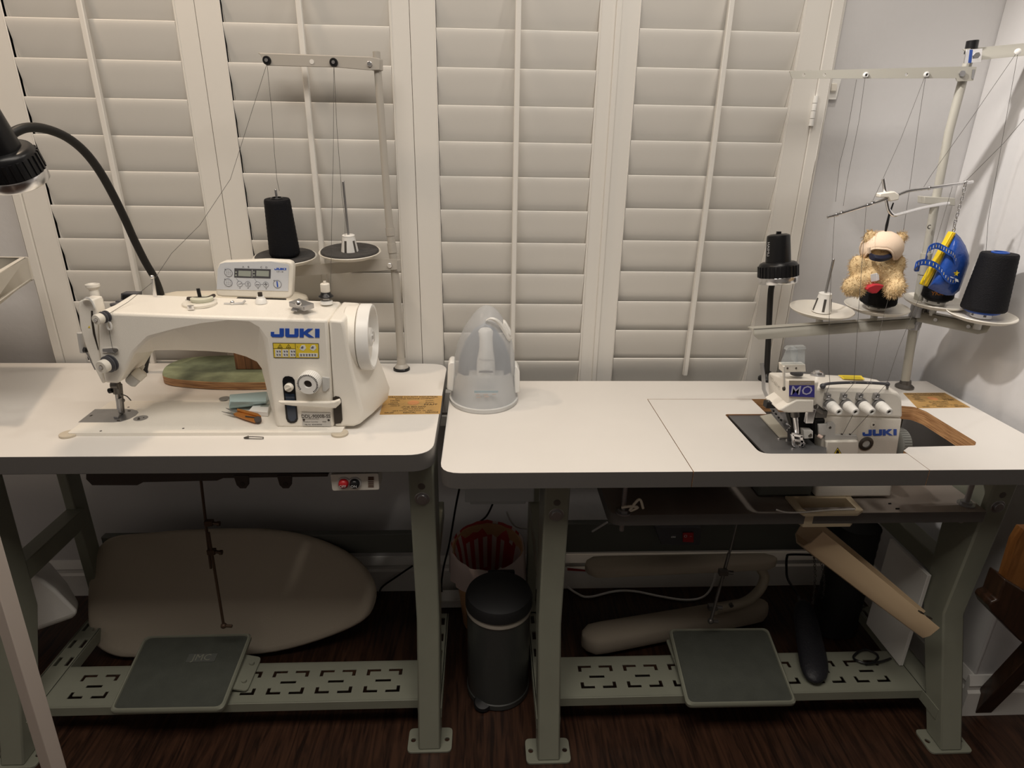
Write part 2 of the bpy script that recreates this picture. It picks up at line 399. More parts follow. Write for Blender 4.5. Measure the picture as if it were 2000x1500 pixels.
# ---- left table
t = TA = thing('sewing_table', 'white sewing table on the left, dark edged, under the large lockstitch machine', 'table', (-.65, 1.3, 0))
b = B(); xl, xr, yf, ybk = -1.45, -.0965, 1.047, 1.562
hole = [tuple(Z(x, y, T1)[:2]) for x, y in ((724, 771.5), (727, 772), (745, 771.5), (747, 754), (722, 753))]
b.plate(rpoly([(xl, yf), (xr, yf), (xr, ybk), (xl, ybk)], [0, .05, .05, 0], 8), [hole], T1-.037, T1)
mats_by(b, lambda c, n: 0 if n.z > .5 else (2 if abs(c.x+.235) < .06 and abs(c.y-1.4) < .12 else 1))
obj('tabletop', b, ['lam', 'edge', 'wood'], t, bevel=.0012)
side_frame(t, -.128, 1.118, T1-.037, 1.058, 1); side_frame(t, -1.066, 1.118, T1-.037, 1.045, -1, 1.445)
foot_rail(t, -1.04, -.155, 1.125, 1.245)
b = B(); b.box(-1.07, -.155, 1.512, 1.535, .228, .292); obj('rear_beam', b, 'standd', t, bevel=.003)
pd, c, n = treadle(t, Z(213, 1390, .11), Z(436, 1386, .11), Z(283, 1243, .13), Z(493, 1238, .13), 1)
b = B(); b.prism(rp3([c+V((.112, -.045, -.008)), c+V((.165, -.045, -.022)), c+V((.165, .06, -.022)), c+V((.112, .06, -.008))], .01), (0, 0, -.004)); 
for yy in (-.02, .035): b.cyl(c+V((.15, yy, -.019)), c+V((.15, yy, -.013)), .006, n=12)
obj('treadle_bracket', b, 'stand', pd)
b = B(); ys_ = n.cross(V((1, 0, 0))).normalized(); T = frame(c+n*.0014+V((1, 0, 0))*.03+ys_*.035, (1, 0, 0), ys_); b.box(-.035, .035, -.012, .012, -.0005, .0006, 0, T); textb(b, 'JMC', .026, T @ MX.Translation((0, 0, .0012)), 1)
obj('badge', b, ['standd', 'stand'], pd)
b = B(); A, C = P(392, 935, 1.27), P(407, 1062, 1.27); D = P(437, 1222, 1.25)
b.cyl(P(391, 925, 1.29), P(412, 1110, 1.268), .0032, n=8); b.cyl(P(407, 1040, 1.262), D, .0035, n=8)
for x, y in ((411, 1021), (416, 1077)):
    q = P(x, y, 1.262); b.box(q.x-.012, q.x+.006, q.y-.006, q.y+.006, q.z-.006, q.z+.006); b.cyl(q, q+V((.022, -.004, 0)), .004, n=8); b.cyl(q+V((.017, -.004, 0)), q+V((.023, -.004, 0)), .006, n=8)
b.ball(D, .0075, 12, 8); b.cyl(D, D+V((.02, 0, -.002)), .004, n=8)
obj('pitman_rod', b, mat('rusty_rod', (.09, .055, .035), .5, .5), t)
# switch box under the front edge
q = [(645, 927), (739, 924.5), (741, 957), (649, 959)]
b = B(); b.prism(rp3([P(x, y, 1.065) for x, y in q][::-1], .004), (0, .04, 0)); sw = obj('switch_box', b, 'creams', t, bevel=.001, label='cream switch box with OFF and ON buttons')
for x, mm, s_ in ((672, 'red', 'OFF'), (693.5, 'black', 'ON')):
    b = B(); c0 = P(x, 942, 1.065); b.cyl(c0, c0+V((0, -.003, 0)), .0122, n=24); b.lathe([(.0098, 0), (.0095, .005), (.0075, .0085), (.004, .010), (0, .0104)], c0+V((0, -.003, 0)), (0, -1, 0), 20, 1)
    textb(b, s_, .0075, FACE(c0+V((0, -.0139, -.0015))), 2); obj('push_button', b, ['grey', mm, 'paper'], sw)
b = B(); decal(b, [(719, 931), (730, 931), (730, 938), (719, 938)], 1.0645, .0006, 0)
for k in range(4): decal(b, [(719, 940+k*3.2), (730, 940+k*3.2), (730, 941.6+k*3.2), (719, 941.6+k*3.2)], 1.0645, .0005, 0)
obj('printed_mark', b, mat('brown_print', (.12, .06, .035), .6), sw)
# brass supplier plates (one per table)
def gold_plate(t, pxs, T_, lines):
    q = [Z(x, y, T_) for x, y in pxs]
    b = B(); b.prism(q, (0, 0, .0008)); pl = obj('supplier_plate', b, 'gold', t, label='brass label with black printing')
    xd = q[2]-q[3]; W = (q[2]-q[3]).length*.5+(q[1]-q[0]).length*.5; H = ((q[0]+q[1])/2-(q[2]+q[3])/2).y
    at = lambda u, v: (q[3]*(1-u)+q[2]*u)*(1-v)+(q[0]*(1-u)+q[1]*u)*v
    b = B()
    for s_, u, v, h, k in lines: textb(b, s_, h*H, frame(at(u, v)+V((0, 0, .0012)), xd, (0, 1, 0)), 0, k*W/H/2.55, .0)
    obj('lettering', b, 'ink', pl)
    b = B(); T = frame(at(.52, .6)+V((0, 0, .001)), xd, (0, 1, 0)); b.add([T @ V((.1*W*cos(a), .12*H*sin(a), 0)) for a in [2*pi*k/24 for k in range(24)]], [tuple(range(24))]); obj('emblem', b, mat('copper_print', (.62, .27, .10), .5), pl)
LN = [('ORANGE COUNTY INDUSTRIAL', .5, .92, .105, 1.45), ('SEWING MACHINE COMPANY', .53, .82, .095, 1.35),
      ('STROBEL', .2, .71, .085, 1.3), ('LEWIS', .19, .61, .085, 1.4), ('MERROW', .19, .52, .085, 1.3), ('UNION SP.', .22, .43, .075, 1.2),
      ('Consew', .79, .71, .08, 1.3), ('Blindstitch', .8, .6, .075, 1.2), ('PFAFF', .82, .49, .12, 1.9), ('(714) 953-0977', .54, .36, .11, 1.5),
      ('(800) 714-953-0977', .54, .26, .08, 1.4), ('1002 E. 4TH ST.,  SANTA ANA,  CA.  92701', .53, .165, .075, 1.25), ('SALES    -    RENTAL    -    SERVICE', .52, .07, .095, 1.6)]
gold_plate(t, [(752, 773.5), (864, 773.5), (859.5, 808.5), (741.5, 810)], T1, LN)
# ---- right table
t = TBL = thing('sewing_table', 'white sewing table on the right, with a cut-out around the overlock machine', 'table', (.6, 1.27, 0))
xs, xe, Yf, Yb = .399, .863, 1.030, 1.512
main = rpoly([(-.083, Yf), (xs-.001, Yf), (xs-.001, 1.389), (.66, 1.389), (.72, 1.389), (.99, 1.350), (1.038, 1.338), (1.048, 1.31), (1.048, 1.150), (1.034, 1.134), (.885, 1.128), (xe+.001, 1.112), (xe+.001, Yf), (1.186, Yf), (1.186, Yb), (-.083, Yb)],
             [.04, 0, 0, 0, 0, .01, .015, .012, .012, .012, .008, .004, 0, 0, .002, .05])
ins = rpoly([(xs+.0005, Yf), (xe, Yf), (xe, 1.10), (.84, 1.099), (.559, 1.102), (.557, 1.298), (.657, 1.298), (.657, 1.3875), (xs+.0005, 1.3875)], [0, 0, .004, 0, .022, .008, .004, 0, 0])
def edgetest(c, n):
    if n.z > .5: return 0
    if n.z < -.5: return 2
    return 1 if (c.y < Yf+.004 or c.x > 1.17 or c.x < -.03 or c.y > 1.49) else 2
for nm, pl in (('tabletop', main), ('insert_board', ins)):
    b = B(); b.plate(pl, [], T2-.034, T2); mats_by(b, edgetest); obj(nm, b, ['lam', 'edge', 'ply'], t, bevel=.0007)
side_frame(t, .150, 1.095, T2-.034, 1.022, 1); side_frame(t, 1.112, 1.11, T2-.034, 1.020, -1)
foot_rail(t, .178, 1.085, 1.12, 1.245)
b = B(); b.box(.178, 1.085, 1.512, 1.535, .222, .32); obj('rear_beam', b, 'standd', t, bevel=.003)
pd, c, n = treadle(t, Z(1341, 1378, .105), Z(1557, 1374, .105), Z(1306, 1229, .13), Z(1500, 1227, .13), -1)
for sx in (-1, 1):
    b = B(); b.prism(rp3([c+V((sx*.118-.016, -.01, -.008)), c+V((sx*.118+.016, -.01, -.008)), c+V((sx*.118+.016, .1, -.012)), c+V((sx*.118-.016, .1, -.012))], .008), (0, 0, -.004)); b.cyl(c+V((sx*.128, .03, -.011)), c+V((sx*.128, .03, -.005)), .006, n=12); obj('treadle_bracket', b, 'stand', pd)
b = B(); D = P(1388, 1213, 1.26)
b.cyl(P(1441, 1015, 1.34), P(1412, 1130, 1.30), .0032, n=8); b.cyl(P(1424, 1080, 1.305), D, .0042, n=8)
for x, y in ((1413, 1117), (1392, 1185)):
    q = P(x, y, 1.285); b.box(q.x-.012, q.x+.01, q.y-.008, q.y+.006, q.z-.007, q.z+.007); b.cyl(q, q+V((.024, -.004, 0)), .005, n=8)
b.ball(D, .008, 12, 8); b.cyl(D, D+V((.02, 0, -.002)), .004, n=8)
obj('pitman_rod', b, 'dsteel', t)
# hanging machine shelf below the cut-out
b = B(); sx0, sx1, sy0, sy1 = .262, 1.075, 1.098, 1.435
trayh = [tuple(Z(x, y, .62)[:2]) for x, y in ((1556, 992), (1668, 990), (1656, 974), (1550, 974))]
b.plate(rpoly([(sx0, sy0), (sx1, sy0), (sx1, sy1), (sx0, sy1)], [.03, .004, 0, 0]), [trayh, [tuple(Z(x, y, .62)[:2]) for x, y in ((1735, 985), (1741, 985), (1741, 982), (1735, 982))], [tuple(Z(x, y, .62)[:2]) for x, y in ((1749, 995), (1757, 995), (1757, 992), (1749, 992))]], .594, .62)
mats_by(b, lambda c, n: 0 if n.z > .5 else 1); sh = obj('machine_shelf', b, [mat('shelf_top', (.22, .19, .165), .5, var=.08), 'edge'], t, bevel=.001)
for x, y in ((1217, 1000), (1886, 985)):
    q = Z(x, y, .62); b = B(); b.cyl((q.x, q.y, .575), (q.x, q.y, T2-.034), .0055, n=10); b.cyl((q.x, q.y, .62), (q.x, q.y, .628), .012, n=6); b.cyl((q.x, q.y, .62), (q.x, q.y, .6225), .017, n=16)
    obj('hanger_bolt', b, 'steel', sh)
b = B(); q = Z(1217, 985, .64)
b.tube(smooth([q+V((-.006, -.012, .0)), q+V((.012, -.014, .004)), q+V((.028, -.012, .0)), q+V((.012, -.014, -.006)), q+V((.03, -.01, .018)), q+V((.04, -.01, -.004))]), .0028, 6)
obj('cable_tie_knot', b, 'canvasl', sh)
# cream waste tray and chute
b = B(); out = [Z(x, y, .626) for x, y in ((1571, 1004), (1676, 1003), (1686, 996), (1660, 968), (1534, 969), (1556, 995))]
inn = [Z(x, y, .626) for x, y in ((1575, 998), (1668, 997), (1672, 993), (1652, 973), (1552, 973), (1566, 992))]
b.loft([out, [p+V((0, 0, -.0055)) for p in out]], False); b.loft([out, inn], False); b.loft([inn, [p+V((0, 0, -.04)) for p in inn]], False)
b.add([p+V((0, 0, -.04)) for p in inn], [tuple(range(6))]); obj('waste_tray', b, mat('cream_tray', (.62, .52, .36), .4), sh)
A, D = P(1590, 1050, 1.19), P(1806, 1222, 1.105); ax = (D-A).normalized(); sd = V((ax.z, 0, -ax.x)).normalized()
upv = ax.cross(V((0, 1, 0))).normalized()
if upv.z < 0: upv = -upv
fy = V((0, 1, 0))-ax*ax.y; fy.normalize()
def chsec(o, w, d):
    L = [upv*d, -fy*w+upv*d*.9, -fy*w-upv*d*.2, -fy*w*.75-upv*d*.8, -upv*d*1.05, fy*w*.75-upv*d*.8, fy*w-upv*d*.2, fy*w+upv*d*.9]
    return [o+p for p in L[1:]]
b = B(); o1 = [chsec(A+ax*s_, w, d) for s_, w, d in ((-.02, .045, .034), (.03, .045, .034), (.18, .042, .031), ((D-A).length, .035, .026))]
i1 = [[p+(A+ax*s_-p)*.08+upv*.001 for p in L] for L, s_ in zip(o1, (-.02, .03, .18, (D-A).length))]
b.loft(o1, False, closed=False); b.loft(i1, False, closed=False)
for L, K in ((o1[0], i1[0]), (o1[-1], i1[-1])): b.loft([L, K], False, closed=False)
b.loft([[L[0] for L in o1], [L[0] for L in i1]], False, closed=False); b.loft([[L[-1] for L in o1], [L[-1] for L in i1]], False, closed=False)
q0 = P(1562, 1036, 1.15); b.box(q0.x-.005, q0.x+.085, 1.145, 1.235, .575, .594)
ch = obj('waste_chute', b, 'chute', sh, bevel=.0006)
b = B()
for x, y in ((1799, 1196), (1815, 1206)):
    q = P(x, y, 1.05); b.bar(q+V((-.004, .0, .003)), q+V((.004, 0, -.003)), .003, .008, (0, -1, .5))
obj('slot', b, 'ink', ch)
b = B(); w = [P(x, y, 1.105)+V((0, 0, 0)) for x, y in ((1516, 995), (1530, 999), (1545, 1000.5), (1566, 1000.5), (1580, 998), (1640, 995), (1670, 994))]
b.tube(smooth([V((p.x, p.y, .6275)) for p in [Z(x, y, .628) for x, y in ((1516, 995), (1530, 999), (1545, 1000.5), (1570, 1000), (1620, 996), (1670, 994))]]), .0016, 6); obj('white_cord', b, 'white', sh)
# motor resting on the shelf
b = B(); q = Z(1300, 985, .622); b.lathe([(.06, 0), (.095, .012), (.105, .03), (.105, .06), (.09, .085), (.03, .09)], (q.x+.035, 1.29, .622), (0, 0, 1), 40); b.box(.46, .62, 1.25, 1.38, .622, .70)
mo = obj('clutch_motor', b, 'blackm', sh, bevel=.002)
# rocker switch box on the beam
b = B(); q = [P(x, y, 1.43) for x, y in ((1280, 1030), (1370, 1030), (1368, 1066), (1292, 1064))]
b.prism(q, (0, .07, 0)); sw = obj('switch_box', b, 'dgrey', t, bevel=.002, label='dark switch box with a red rocker')
b = B(); decal(b, [(1333, 1039), (1354, 1039), (1354, 1058), (1333, 1057)], 1.43, .004); decal(b, [(1334, 1040), (1353, 1040), (1353, 1049), (1334, 1049)], 1.4265, .003); obj('rocker', b, 'red', sw, bevel=.001)
b = B(); textb(b, 'O  –', .012, FACE(P(1343.5, 1047.5, 1.4230)), 0); textb(b, 'ON', .008, FACE(P(1315, 1049, 1.4295)), 0, 1, .0003); obj('lettering', b, 'paper', sw)
# pale drawer hanging under the left end
b = B(); qa = P(912, 960, 1.12); qb = P(1040, 960, 1.12); b.box(qa.x, qb.x, 1.12, 1.40, qa.z-.022, T2-.034); b.box(qa.x-.004, qb.x+.004, 1.116, 1.122, qa.z-.024, T2-.036)
b.box(qa.x+.006, qb.x-.012, 1.14, 1.39, qa.z-.044, qa.z-.020); obj('drawer', b, 'bluegr', t, bevel=.002, label='pale blue grey drawer')
gold_plate(t, [(1764, 768), (1845, 767.5), (1895, 796), (1792, 797.5)], T2, LN)
# ================================================================ lockstitch machine on the left table
BZ = T1+.007
t = SM = thing('sewing_machine', 'large cream lockstitch sewing machine with blue lettering on the left table', 'sewing machine', Z(400, 820, T1))
b = B(); fl, fr, bl = Z(129, 847, BZ), Z(668, 843, BZ), Z(217, 782.5, BZ)
yfr = (fl.y+fr.y)/2; xr_ = fr.x; yb_ = bl.y
b.plate(rpoly([(fl.x, yfr), (xr_, yfr), (xr_, yb_), (bl.x, yb_)], [.006, .006, .006, .004]), [], T1-.004, BZ)
obj('bed', b, 'cream', t, bevel=.0015)
for x, y in ((fl.x, yfr), (xr_-.005, yfr)):
    b = B(); b.cyl((x, y+.004, T1), (x, y+.004, BZ-.002), .0165, n=24); obj('corner_cushion', b, mat('beige_rubber', (.60, .53, .42), .6), t, bevel=.001)
b = B(); zdecal(b, [(185.5, 799.5), (229, 799), (208.5, 825), (153, 825)], BZ+.0001, .0006); zdecal(b, [(174, 813), (178.5, 810.5), (182, 810.5), (178, 813)], BZ+.0006, .0004, 1); obj('slide_plate', b, ['steel', 'ink'], t)
b = B(); zdecal(b, [(208.5, 825), (220, 825), (235, 824), (252, 819), (265, 812), (270.5, 806), (268, 802.5), (258, 799.6), (240, 799), (229, 799)], BZ+.0001, .0007)
for x, y in ((252, 802.5), (231, 821.5)): zdecal(b, [(x-3, y+.8), (x+3, y+.8), (x+3.5, y-.8), (x-2.5, y-.8)], BZ+.0008, .0004, 1)
obj('needle_plate', b, ['steel', 'ink'], t)
b = B(); q = Z(275, 817, BZ); b.cyl(q, q+V((0, 0, .0008)), .0135, n=28)
for dx, dy, r in ((-.004, .0, .0018), (.005, .002, .0015), (-.001, -.006, .0028)): b.cyl(q+V((dx, dy, .0008)), q+V((dx, dy, .0012)), r, n=10, m=1)
obj('oil_dial', b, ['steel', 'ink'], t)
b = B()
for x, y in ((197, 842), (358, 837), (251, 795.5)): b.cyl(Z(x, y, BZ), Z(x, y, BZ)+V((0, 0, .0006)), .0022, n=8)
obj('bed_screw', b, 'dsteel', t)
# arm: front contour, middle contour (the swept under-side) and back
YF, YM, YB = 1.156, 1.210, 1.280
fpx = [(190, 609), (400, 617), (640, 624.5), (653, 838), (541, 836), (533, 773), (525, 720), (517, 662), (507, 639), (487, 627.5), (447, 625), (393, 631), (340, 642), (292, 661), (262, 690), (247, 722), (233, 749), (203, 749), (192, 684)]
mpx = {4: (536, 824), 5: (524, 774), 6: (517, 743), 7: (511, 722), 8: (501, 708), 9: (480, 698), 10: (456, 691), 11: (407, 687), 12: (350, 685), 13: (303, 685), 14: (283, 688), 15: (266, 708), 16: (247, 740)}
fp = [P(x, y, YF) for x, y in fpx]
mp = [P(*mpx[i], YM) if i in mpx else V((p.x, YM, p.z)) for i, p in enumerate(fp)]
for L in (fp, mp): L[3].z = L[4].z = BZ-.002
L0 = [p.copy() for p in fp]
inset = lambda L, d, y: [V((p.x+(c_.x-p.x)*d/max(.001, (c_-p).length), y, p.z+(c_.z-p.z)*d/max(.001, (c_-p).length))) for p, c_ in ((p, sum(L, V((0, 0, 0)))/len(L)) for p in L)]
top_b = [V((p.x, YB, p.z+(0.006 if i < 3 else 0))) for i, p in enumerate(mp)]
b = B(); b.loft([fp, mp, top_b]); arm = obj('arm', b, 'cream', t, bevel=.006, ang=14, seg=3)
# face plate and its slot
YP = 1.163
b = B(); pl = [(152, 602), (153, 589), (163, 584), (182, 585), (188, 606), (190.5, 640), (193, 684), (204, 749), (199, 749), (181, 713), (166, 674), (156, 640)]
b.prism([P(x, y, YP) for x, y in pl], (0, .030, 0)); fpl = obj('face_plate', b, 'cream', t, bevel=.0035); 
b = B(); b.tube([P(x, y, YP-.0005) for x, y in ((179.5, 607), (180.5, 628), (184, 652), (192, 683))], [.0016, .002, .002, .0008], 6); obj('take_up_slot', b, 'ink', fpl)
b = B(); L = [(160, 588), (166, 583), (173, 584.5), (178, 590), (182, 598), (184, 604)]
b.loft([[P(x, y, YP-.002), P(x+2, y-3.2, YP-.002), P(x+2, y-3.2, YP-.012), P(x, y, YP-.012)] for x, y in L]); obj('take_up_guard', b, 'white', fpl, bevel=.001)
b = B(); decal(b, [(172, 640), (176.5, 640.5), (174.5, 636)], YP, .0006); obj('warning_sticker', b, 'yellow', fpl)
b = B(); a0 = P(157, 650, 1.20); b.cyl(a0, P(163, 688, 1.20), .006, n=12); b.cyl(P(171, 684, 1.195), P(163.5, 683, 1.19), .0052, n=14, m=1); b.tube([P(169, 688, 1.19), P(176, 700, 1.19), P(187, 722, 1.185)], .0022, 8, 2)
obj('presser_lifter', b, ['grey', 'black', 'steel'], t)
# top fittings
ZT = fp[1].z
q = P(188, 589, 1.236); hk = P(188, 555, 1.236).z-q.z
b = B(); b.lathe([(.0125, -.006), (.0125, .004), (.0085, .007), (.0085, hk*.55), (.0075, hk*.68), (.0125, hk*.86), (.0125, hk), (.009, hk+.001), (.006, hk-.003)], q, (0, 0, 1), 24); obj('pressure_knob', b, 'cream', t)
b = B(); b.prism([P(x, y, 1.277) for x, y in ((236, 589), (268, 589), (268, 573), (236, 573))], (0, .02, 0)); b.prism([P(x, y, 1.276) for x, y in ((239, 588), (265, 588), (265, 576), (239, 576))], (0, -.001, 0), 1); obj('rear_bracket', b, ['dgrey', 'black'], t, bevel=.002)
b = B()
for x, y, r in ((224, 593, .0085), (215.5, 603, .004), (233, 587.5, .007), (272, 588, .007)):
    q = Z(x, y, ZT+.004); b.lathe([(r, -.004), (r, .0006), (r*.6, .0008)], q, (0, 0, 1), 16)
obj('oil_cap', b, 'dgrey', t)
def tension(px, r, rb, name):
    c0 = P(px[0], px[1], YF); b = B(); ax = V((-.28, -1, -.05)).normalized()
    b.lathe([(rb*.5, 0), (rb, .004), (rb, .006), (rb*.6, .008), (rb*.6, .009), (rb, .011), (rb, .013), (rb*.5, .016)], c0, ax, 28, 0)
    b.lathe([(r*.92, 0), (r, .001), (r, .011), (r*.9, .0125), (r*.4, .0125), (r*.35, .010)], c0+ax*.016, ax, 28, 1); b.cyl(c0+ax*.026, c0+ax*.031, .0032, n=10, m=2)
    return obj(name, b, ['dgrey', 'creams', 'chrome'], t)
tension((221, 707), .0125, .0165, 'tension_knob'); tension((212, 616), .0098, .011, 'tension_knob')
b = B(); q = P(213, 636, YF-.006); b.tube([q+V((.004*sin(a), 0, .008*cos(a))) for a in [2*pi*k/14 for k in range(15)]], .0018, 6); obj('thread_hook', b, 'white', t)
b = B(); decal(b, [(201, 680), (227, 678.5), (231, 682), (231, 686), (227, 689), (201, 687.5)], YF, .003); b.cyl(P(226, 684, YF-.003), P(226, 684, YF-.0055), .0042, n=12, m=1); obj('thread_guide', b, ['chrome', 'dsteel'], t, bevel=.001)
# needle bar and presser foot
q = Z(235, 812, BZ); yn = q.y
b = B(); b.cyl(P(225.5, 748, yn), P(229, 768, yn), .0075, n=14); b.cyl(P(219, 752, yn), P(232.5, 752, yn), .0085, n=12); 
b.cyl(P(213, 763.5, yn-.004), P(220, 762, yn-.004), .0055, n=12, m=1); obj('needle_bar', b, ['dsteel', 'black'], t)
b = B(); b.cyl(P(226, 768, yn-.004), P(230, 800, yn-.004), .0017, n=8); b.prism([P(x, y, yn-.004) for x, y in ((228, 779), (234, 779), (236, 806), (230.5, 806))], (0, .008, 0)); b.cyl(P(233, 750, yn+.008), P(238, 806, yn+.008), .0055, n=10, m=1)
b.prism([Z(x, y, BZ+.001) for x, y in ((222, 817), (231, 818), (241, 806), (234, 805))], (0, 0, .004)); b.ball(P(239, 782, yn+.008), .005, 10, 6, 1); obj('presser_foot', b, ['steel', 'dsteel'], t, bevel=.0006)
b = B(); b.tube(smooth([P(x, y, yn) for x, y in ((236, 770), (246, 773), (251, 777), (256, 782.5))]), .0011, 6); obj('wire_finger', b, 'dsteel', t)
b = B(); A_, D_ = P(279, 724, 1.225), P(252, 750, 1.21); ax = D_-A_
b.lathe([(.0095, 0), (.0125, .003), (.0125, ax.length*.5)], A_, ax, 20, 1); b.lathe([(.0118, ax.length*.5), (.0118, ax.length*.92), (.008, ax.length)], A_, ax, 20, 0); b.prism([P(x, y, 1.225) for x, y in ((262, 724), (279, 713), (282, 716), (272, 736))], (0, .004, 0), 1)
wl = obj('work_light', b, ['grey', 'creams'], t, bevel=.001)
# logo, label, name plate, dials on the pillar
b = B(); juki(b, 529, 641, 95, YF-.0002, .0008, 1); obj('logo', b, 'blue', arm)
b = B(); q = [(533, 670), (622, 671), (623, 699.5), (535, 698.5)]
decal(b, q, YF-.0002, .0006, 0)
for i in range(3): decal(b, [(537.5+i*14, 682.5), (549+i*14, 682.5), (549.5+i*14, 697), (538+i*14, 697)], YF-.0008, .0004, 1)
for i in range(3):
    for k in range(4): x = 540+i*14+(k % 2)*5; y = 684.5+(k//2)*6.5; decal(b, [(x, y), (x+3.5, y+1), (x+3, y+4), (x+.6, y+3.4)], YF-.0012, .0003, 3)
decal(b, [(584, 689.5), (620.5, 690), (620.5, 697.5), (584.5, 697)], YF-.0008, .0004, 1)
for k in range(6): decal(b, [(586.5+k*5.5, 691), (590+k*5.5, 692), (589+k*5.5, 696), (586.8+k*5.5, 695)], YF-.0012, .0003, 3)
for cx in (547, 563.5): decal(b, [(cx-5, 679.5), (cx, 672), (cx+5, 679.5)], YF-.0008, .0004, 2); decal(b, [(cx-3.4, 678.8), (cx, 673.6), (cx+3.4, 678.8)], YF-.0012, .0003, 0); decal(b, [(cx-.5, 675.5), (cx+.5, 675.5), (cx+.5, 678.2), (cx-.5, 678.2)], YF-.0015, .0003, 2)
for cx in (592, 612): decal(b, [(cx-7, 681), (cx-3, 674), (cx+3, 673.5), (cx+6, 680), (cx+1, 685), (cx-4, 683.5)], YF-.0008, .0004, 1); decal(b, [(cx-5, 680), (cx-2, 676), (cx+1, 677), (cx, 681)], YF-.0012, .0003, 3)
decal(b, [(576.3, 670.6), (577.3, 670.6), (578.2, 699), (577.2, 699)], YF-.0007, .0003, 2); decal(b, [(534, 681), (576, 681.4), (576, 680.6), (534, 680.2)], YF-.0007, .0003, 2)
for e in ((0, 1), (1, 2), (2, 3), (3, 0)):
    (x0, y0), (x1, y1) = q[e[0]], q[e[1]]; h = .5; 
    decal(b, [(x0-h, y0-h), (x1+h, y1-h), (x1+h, y1+h), (x0-h, y0+h)] if abs(x1-x0) > abs(y1-y0) else [(x0-h, y0), (x0+h, y0), (x1+h, y1), (x1-h, y1)], YF-.0006, .0003, 2)
for s_, y in (('1', 678), ('2', 693.5)): textb(b, s_, .0055, FACE(P(581, y, YF-.001)), 2)
obj('warning_label', b, ['yellow', 'paper', 'ink', 'inkg'], arm, label='yellow warning label')
b = B(); decal(b, [(589.5, 805), (645.5, 806), (646, 833), (591, 831.5)], YF-.0002, .001)
textb(b, 'DDL-9000B-SS', .0105, FACE(P(617, 813.5, YF-.0016)), 1, .9, .0001); textb(b, 'JUKI CORPORATION', .0035, FACE(P(607, 818.5, YF-.0016)), 1); textb(b, 'Product Country       XXXX'.replace('X', '0'), .0035, FACE(P(615, 824, YF-.0016)), 1, 1.2); textb(b, 'Mfg. No.  4D0KH00000', .0035, FACE(P(612, 829.5, YF-.0016)), 1)
for x, y in ((593.5, 820), (642, 820.5)): b.cyl(P(x, y, YF-.001), P(x, y, YF-.002), .0024, n=12, m=1)
obj('name_plate', b, [mat('silver_plate', (.55, .54, .52), .4, .4), 'ink'], arm)
cap = [(552, 744), (553, 738.5), (557, 735), (564, 734.5), (571, 736.5), (575.5, 742), (582, 818), (580, 823), (575, 826), (568, 826.5), (562, 823.5), (559, 817)]
b = B(); decal(b, cap, YF-.0002, .0012, 0); decal(b, [(557, 768), (575, 769), (579, 816), (575, 822), (568, 822.5), (563, 817)], YF-.0014, .0008, 1); ow = obj('oil_window', b, ['black', 'oil'], arm)
b = B(); q = P(565.5, 755.5, YF-.001); b.lathe([(.0085, 0), (.0085, .006), (.007, .008)], q, (-.1, -1, 0), 20); b.bar(q+V((-.006, -.009, -.003)), q+V((.006, -.009, .003)), .003, .002, (0, 0, 1)); obj('window_knob', b, 'creams', ow)
q = P(608, 742, YF); b = B(); ax = V((-.05, -1, -.02)).normalized(); r = .0215; n = 48
prof = [(r*.97, 0), (r, .003), (r, .020), (r*.95, .023), (.008, .023), (.0075, .018)]
b.lathe(prof, q, ax, n, 0)
for k in range(30):
    a = radians(-65+k*9.6); d = V((cos(a), 0, sin(a))); d = (d-ax*d.dot(ax)).normalized(); sdv = ax.cross(d)
    if k in (0,): continue
    b.bar(q+ax*.0232+d*(r*.78), q+ax*.0232+d*(r*(.93 if k % 5 else .96)), .0012, .0005, ax, 1)
    b.bar(q+ax*.006+d*(r+.0001), q+ax*.022+d*(r+.0001), .0006, .0005, d, 2)
b.cyl(q+ax*.0175, q+ax*.0185, .0078, n=24, m=1); obj('stitch_dial', b, ['white', 'ink', 'grey'], arm)
b = B(); decal(b, [(630, 735), (644, 737), (644, 757), (636, 765), (630, 762)], YF-.0002, .003); obj('dial_stop', b, 'grey', arm, bevel=.001)
# motor cover with hand wheel
b = B(); fq = [(641.5, 624.5), (669, 626.5), (673, 640), (678, 668), (688, 722), (700, 772), (708, 803), (704, 828), (690, 834), (654.5, 839)]
f0 = [P(x, y, YF) for x, y in fq]; ex = [0, .004, .006, .008, .012, .016, .018, .018, .01, 0]
f1 = [V((p.x+e, 1.21, p.z+(.004 if i < 2 else 0))) for i, (p, e) in enumerate(zip(f0, ex))]; f2 = [V((p.x+e*1.1, YB+.004, p.z)) for p, e in zip(f1, ex)]
for L in (f0, f1, f2): L[-1].z = max(L[-1].z, BZ); L[-2].z = max(L[-2].z, BZ); L[-3].z = max(L[-3].z, BZ+.003)
b.loft([f0, f1, f2]); mc = obj('motor_cover', b, 'cream', t, bevel=.005, ang=28, seg=3)
b = B(); decal(b, [(650, 776), (656, 773.5), (663, 775), (666.5, 780), (669, 820), (666, 826), (653.5, 828)], YF-.0003, .0014); obj('lever_slot', b, 'ink', mc)
b = B(); L = [P(x, y, YF-.016) for x, y in ((541, 784.5), (640, 786), (652, 784.5), (663, 780.5), (665, 789), (655, 798), (645, 798.5), (608, 796), (571, 793.5), (549, 790.5))]
b.prism(L, (0, .010, 0)); obj('reverse_lever', b, 'creams', t, bevel=.003, seg=3)
hw = P(722, 658, 1.225); r = .0672; x0 = -.276
b = B(); hc = V((x0, 1.225, hw.z)); b.lathe([(r*.9, 0), (r*.965, .004), (r*.965, .026)], hc, (1, 0, 0), 48); obj('motor_housing', b, 'cream', mc)
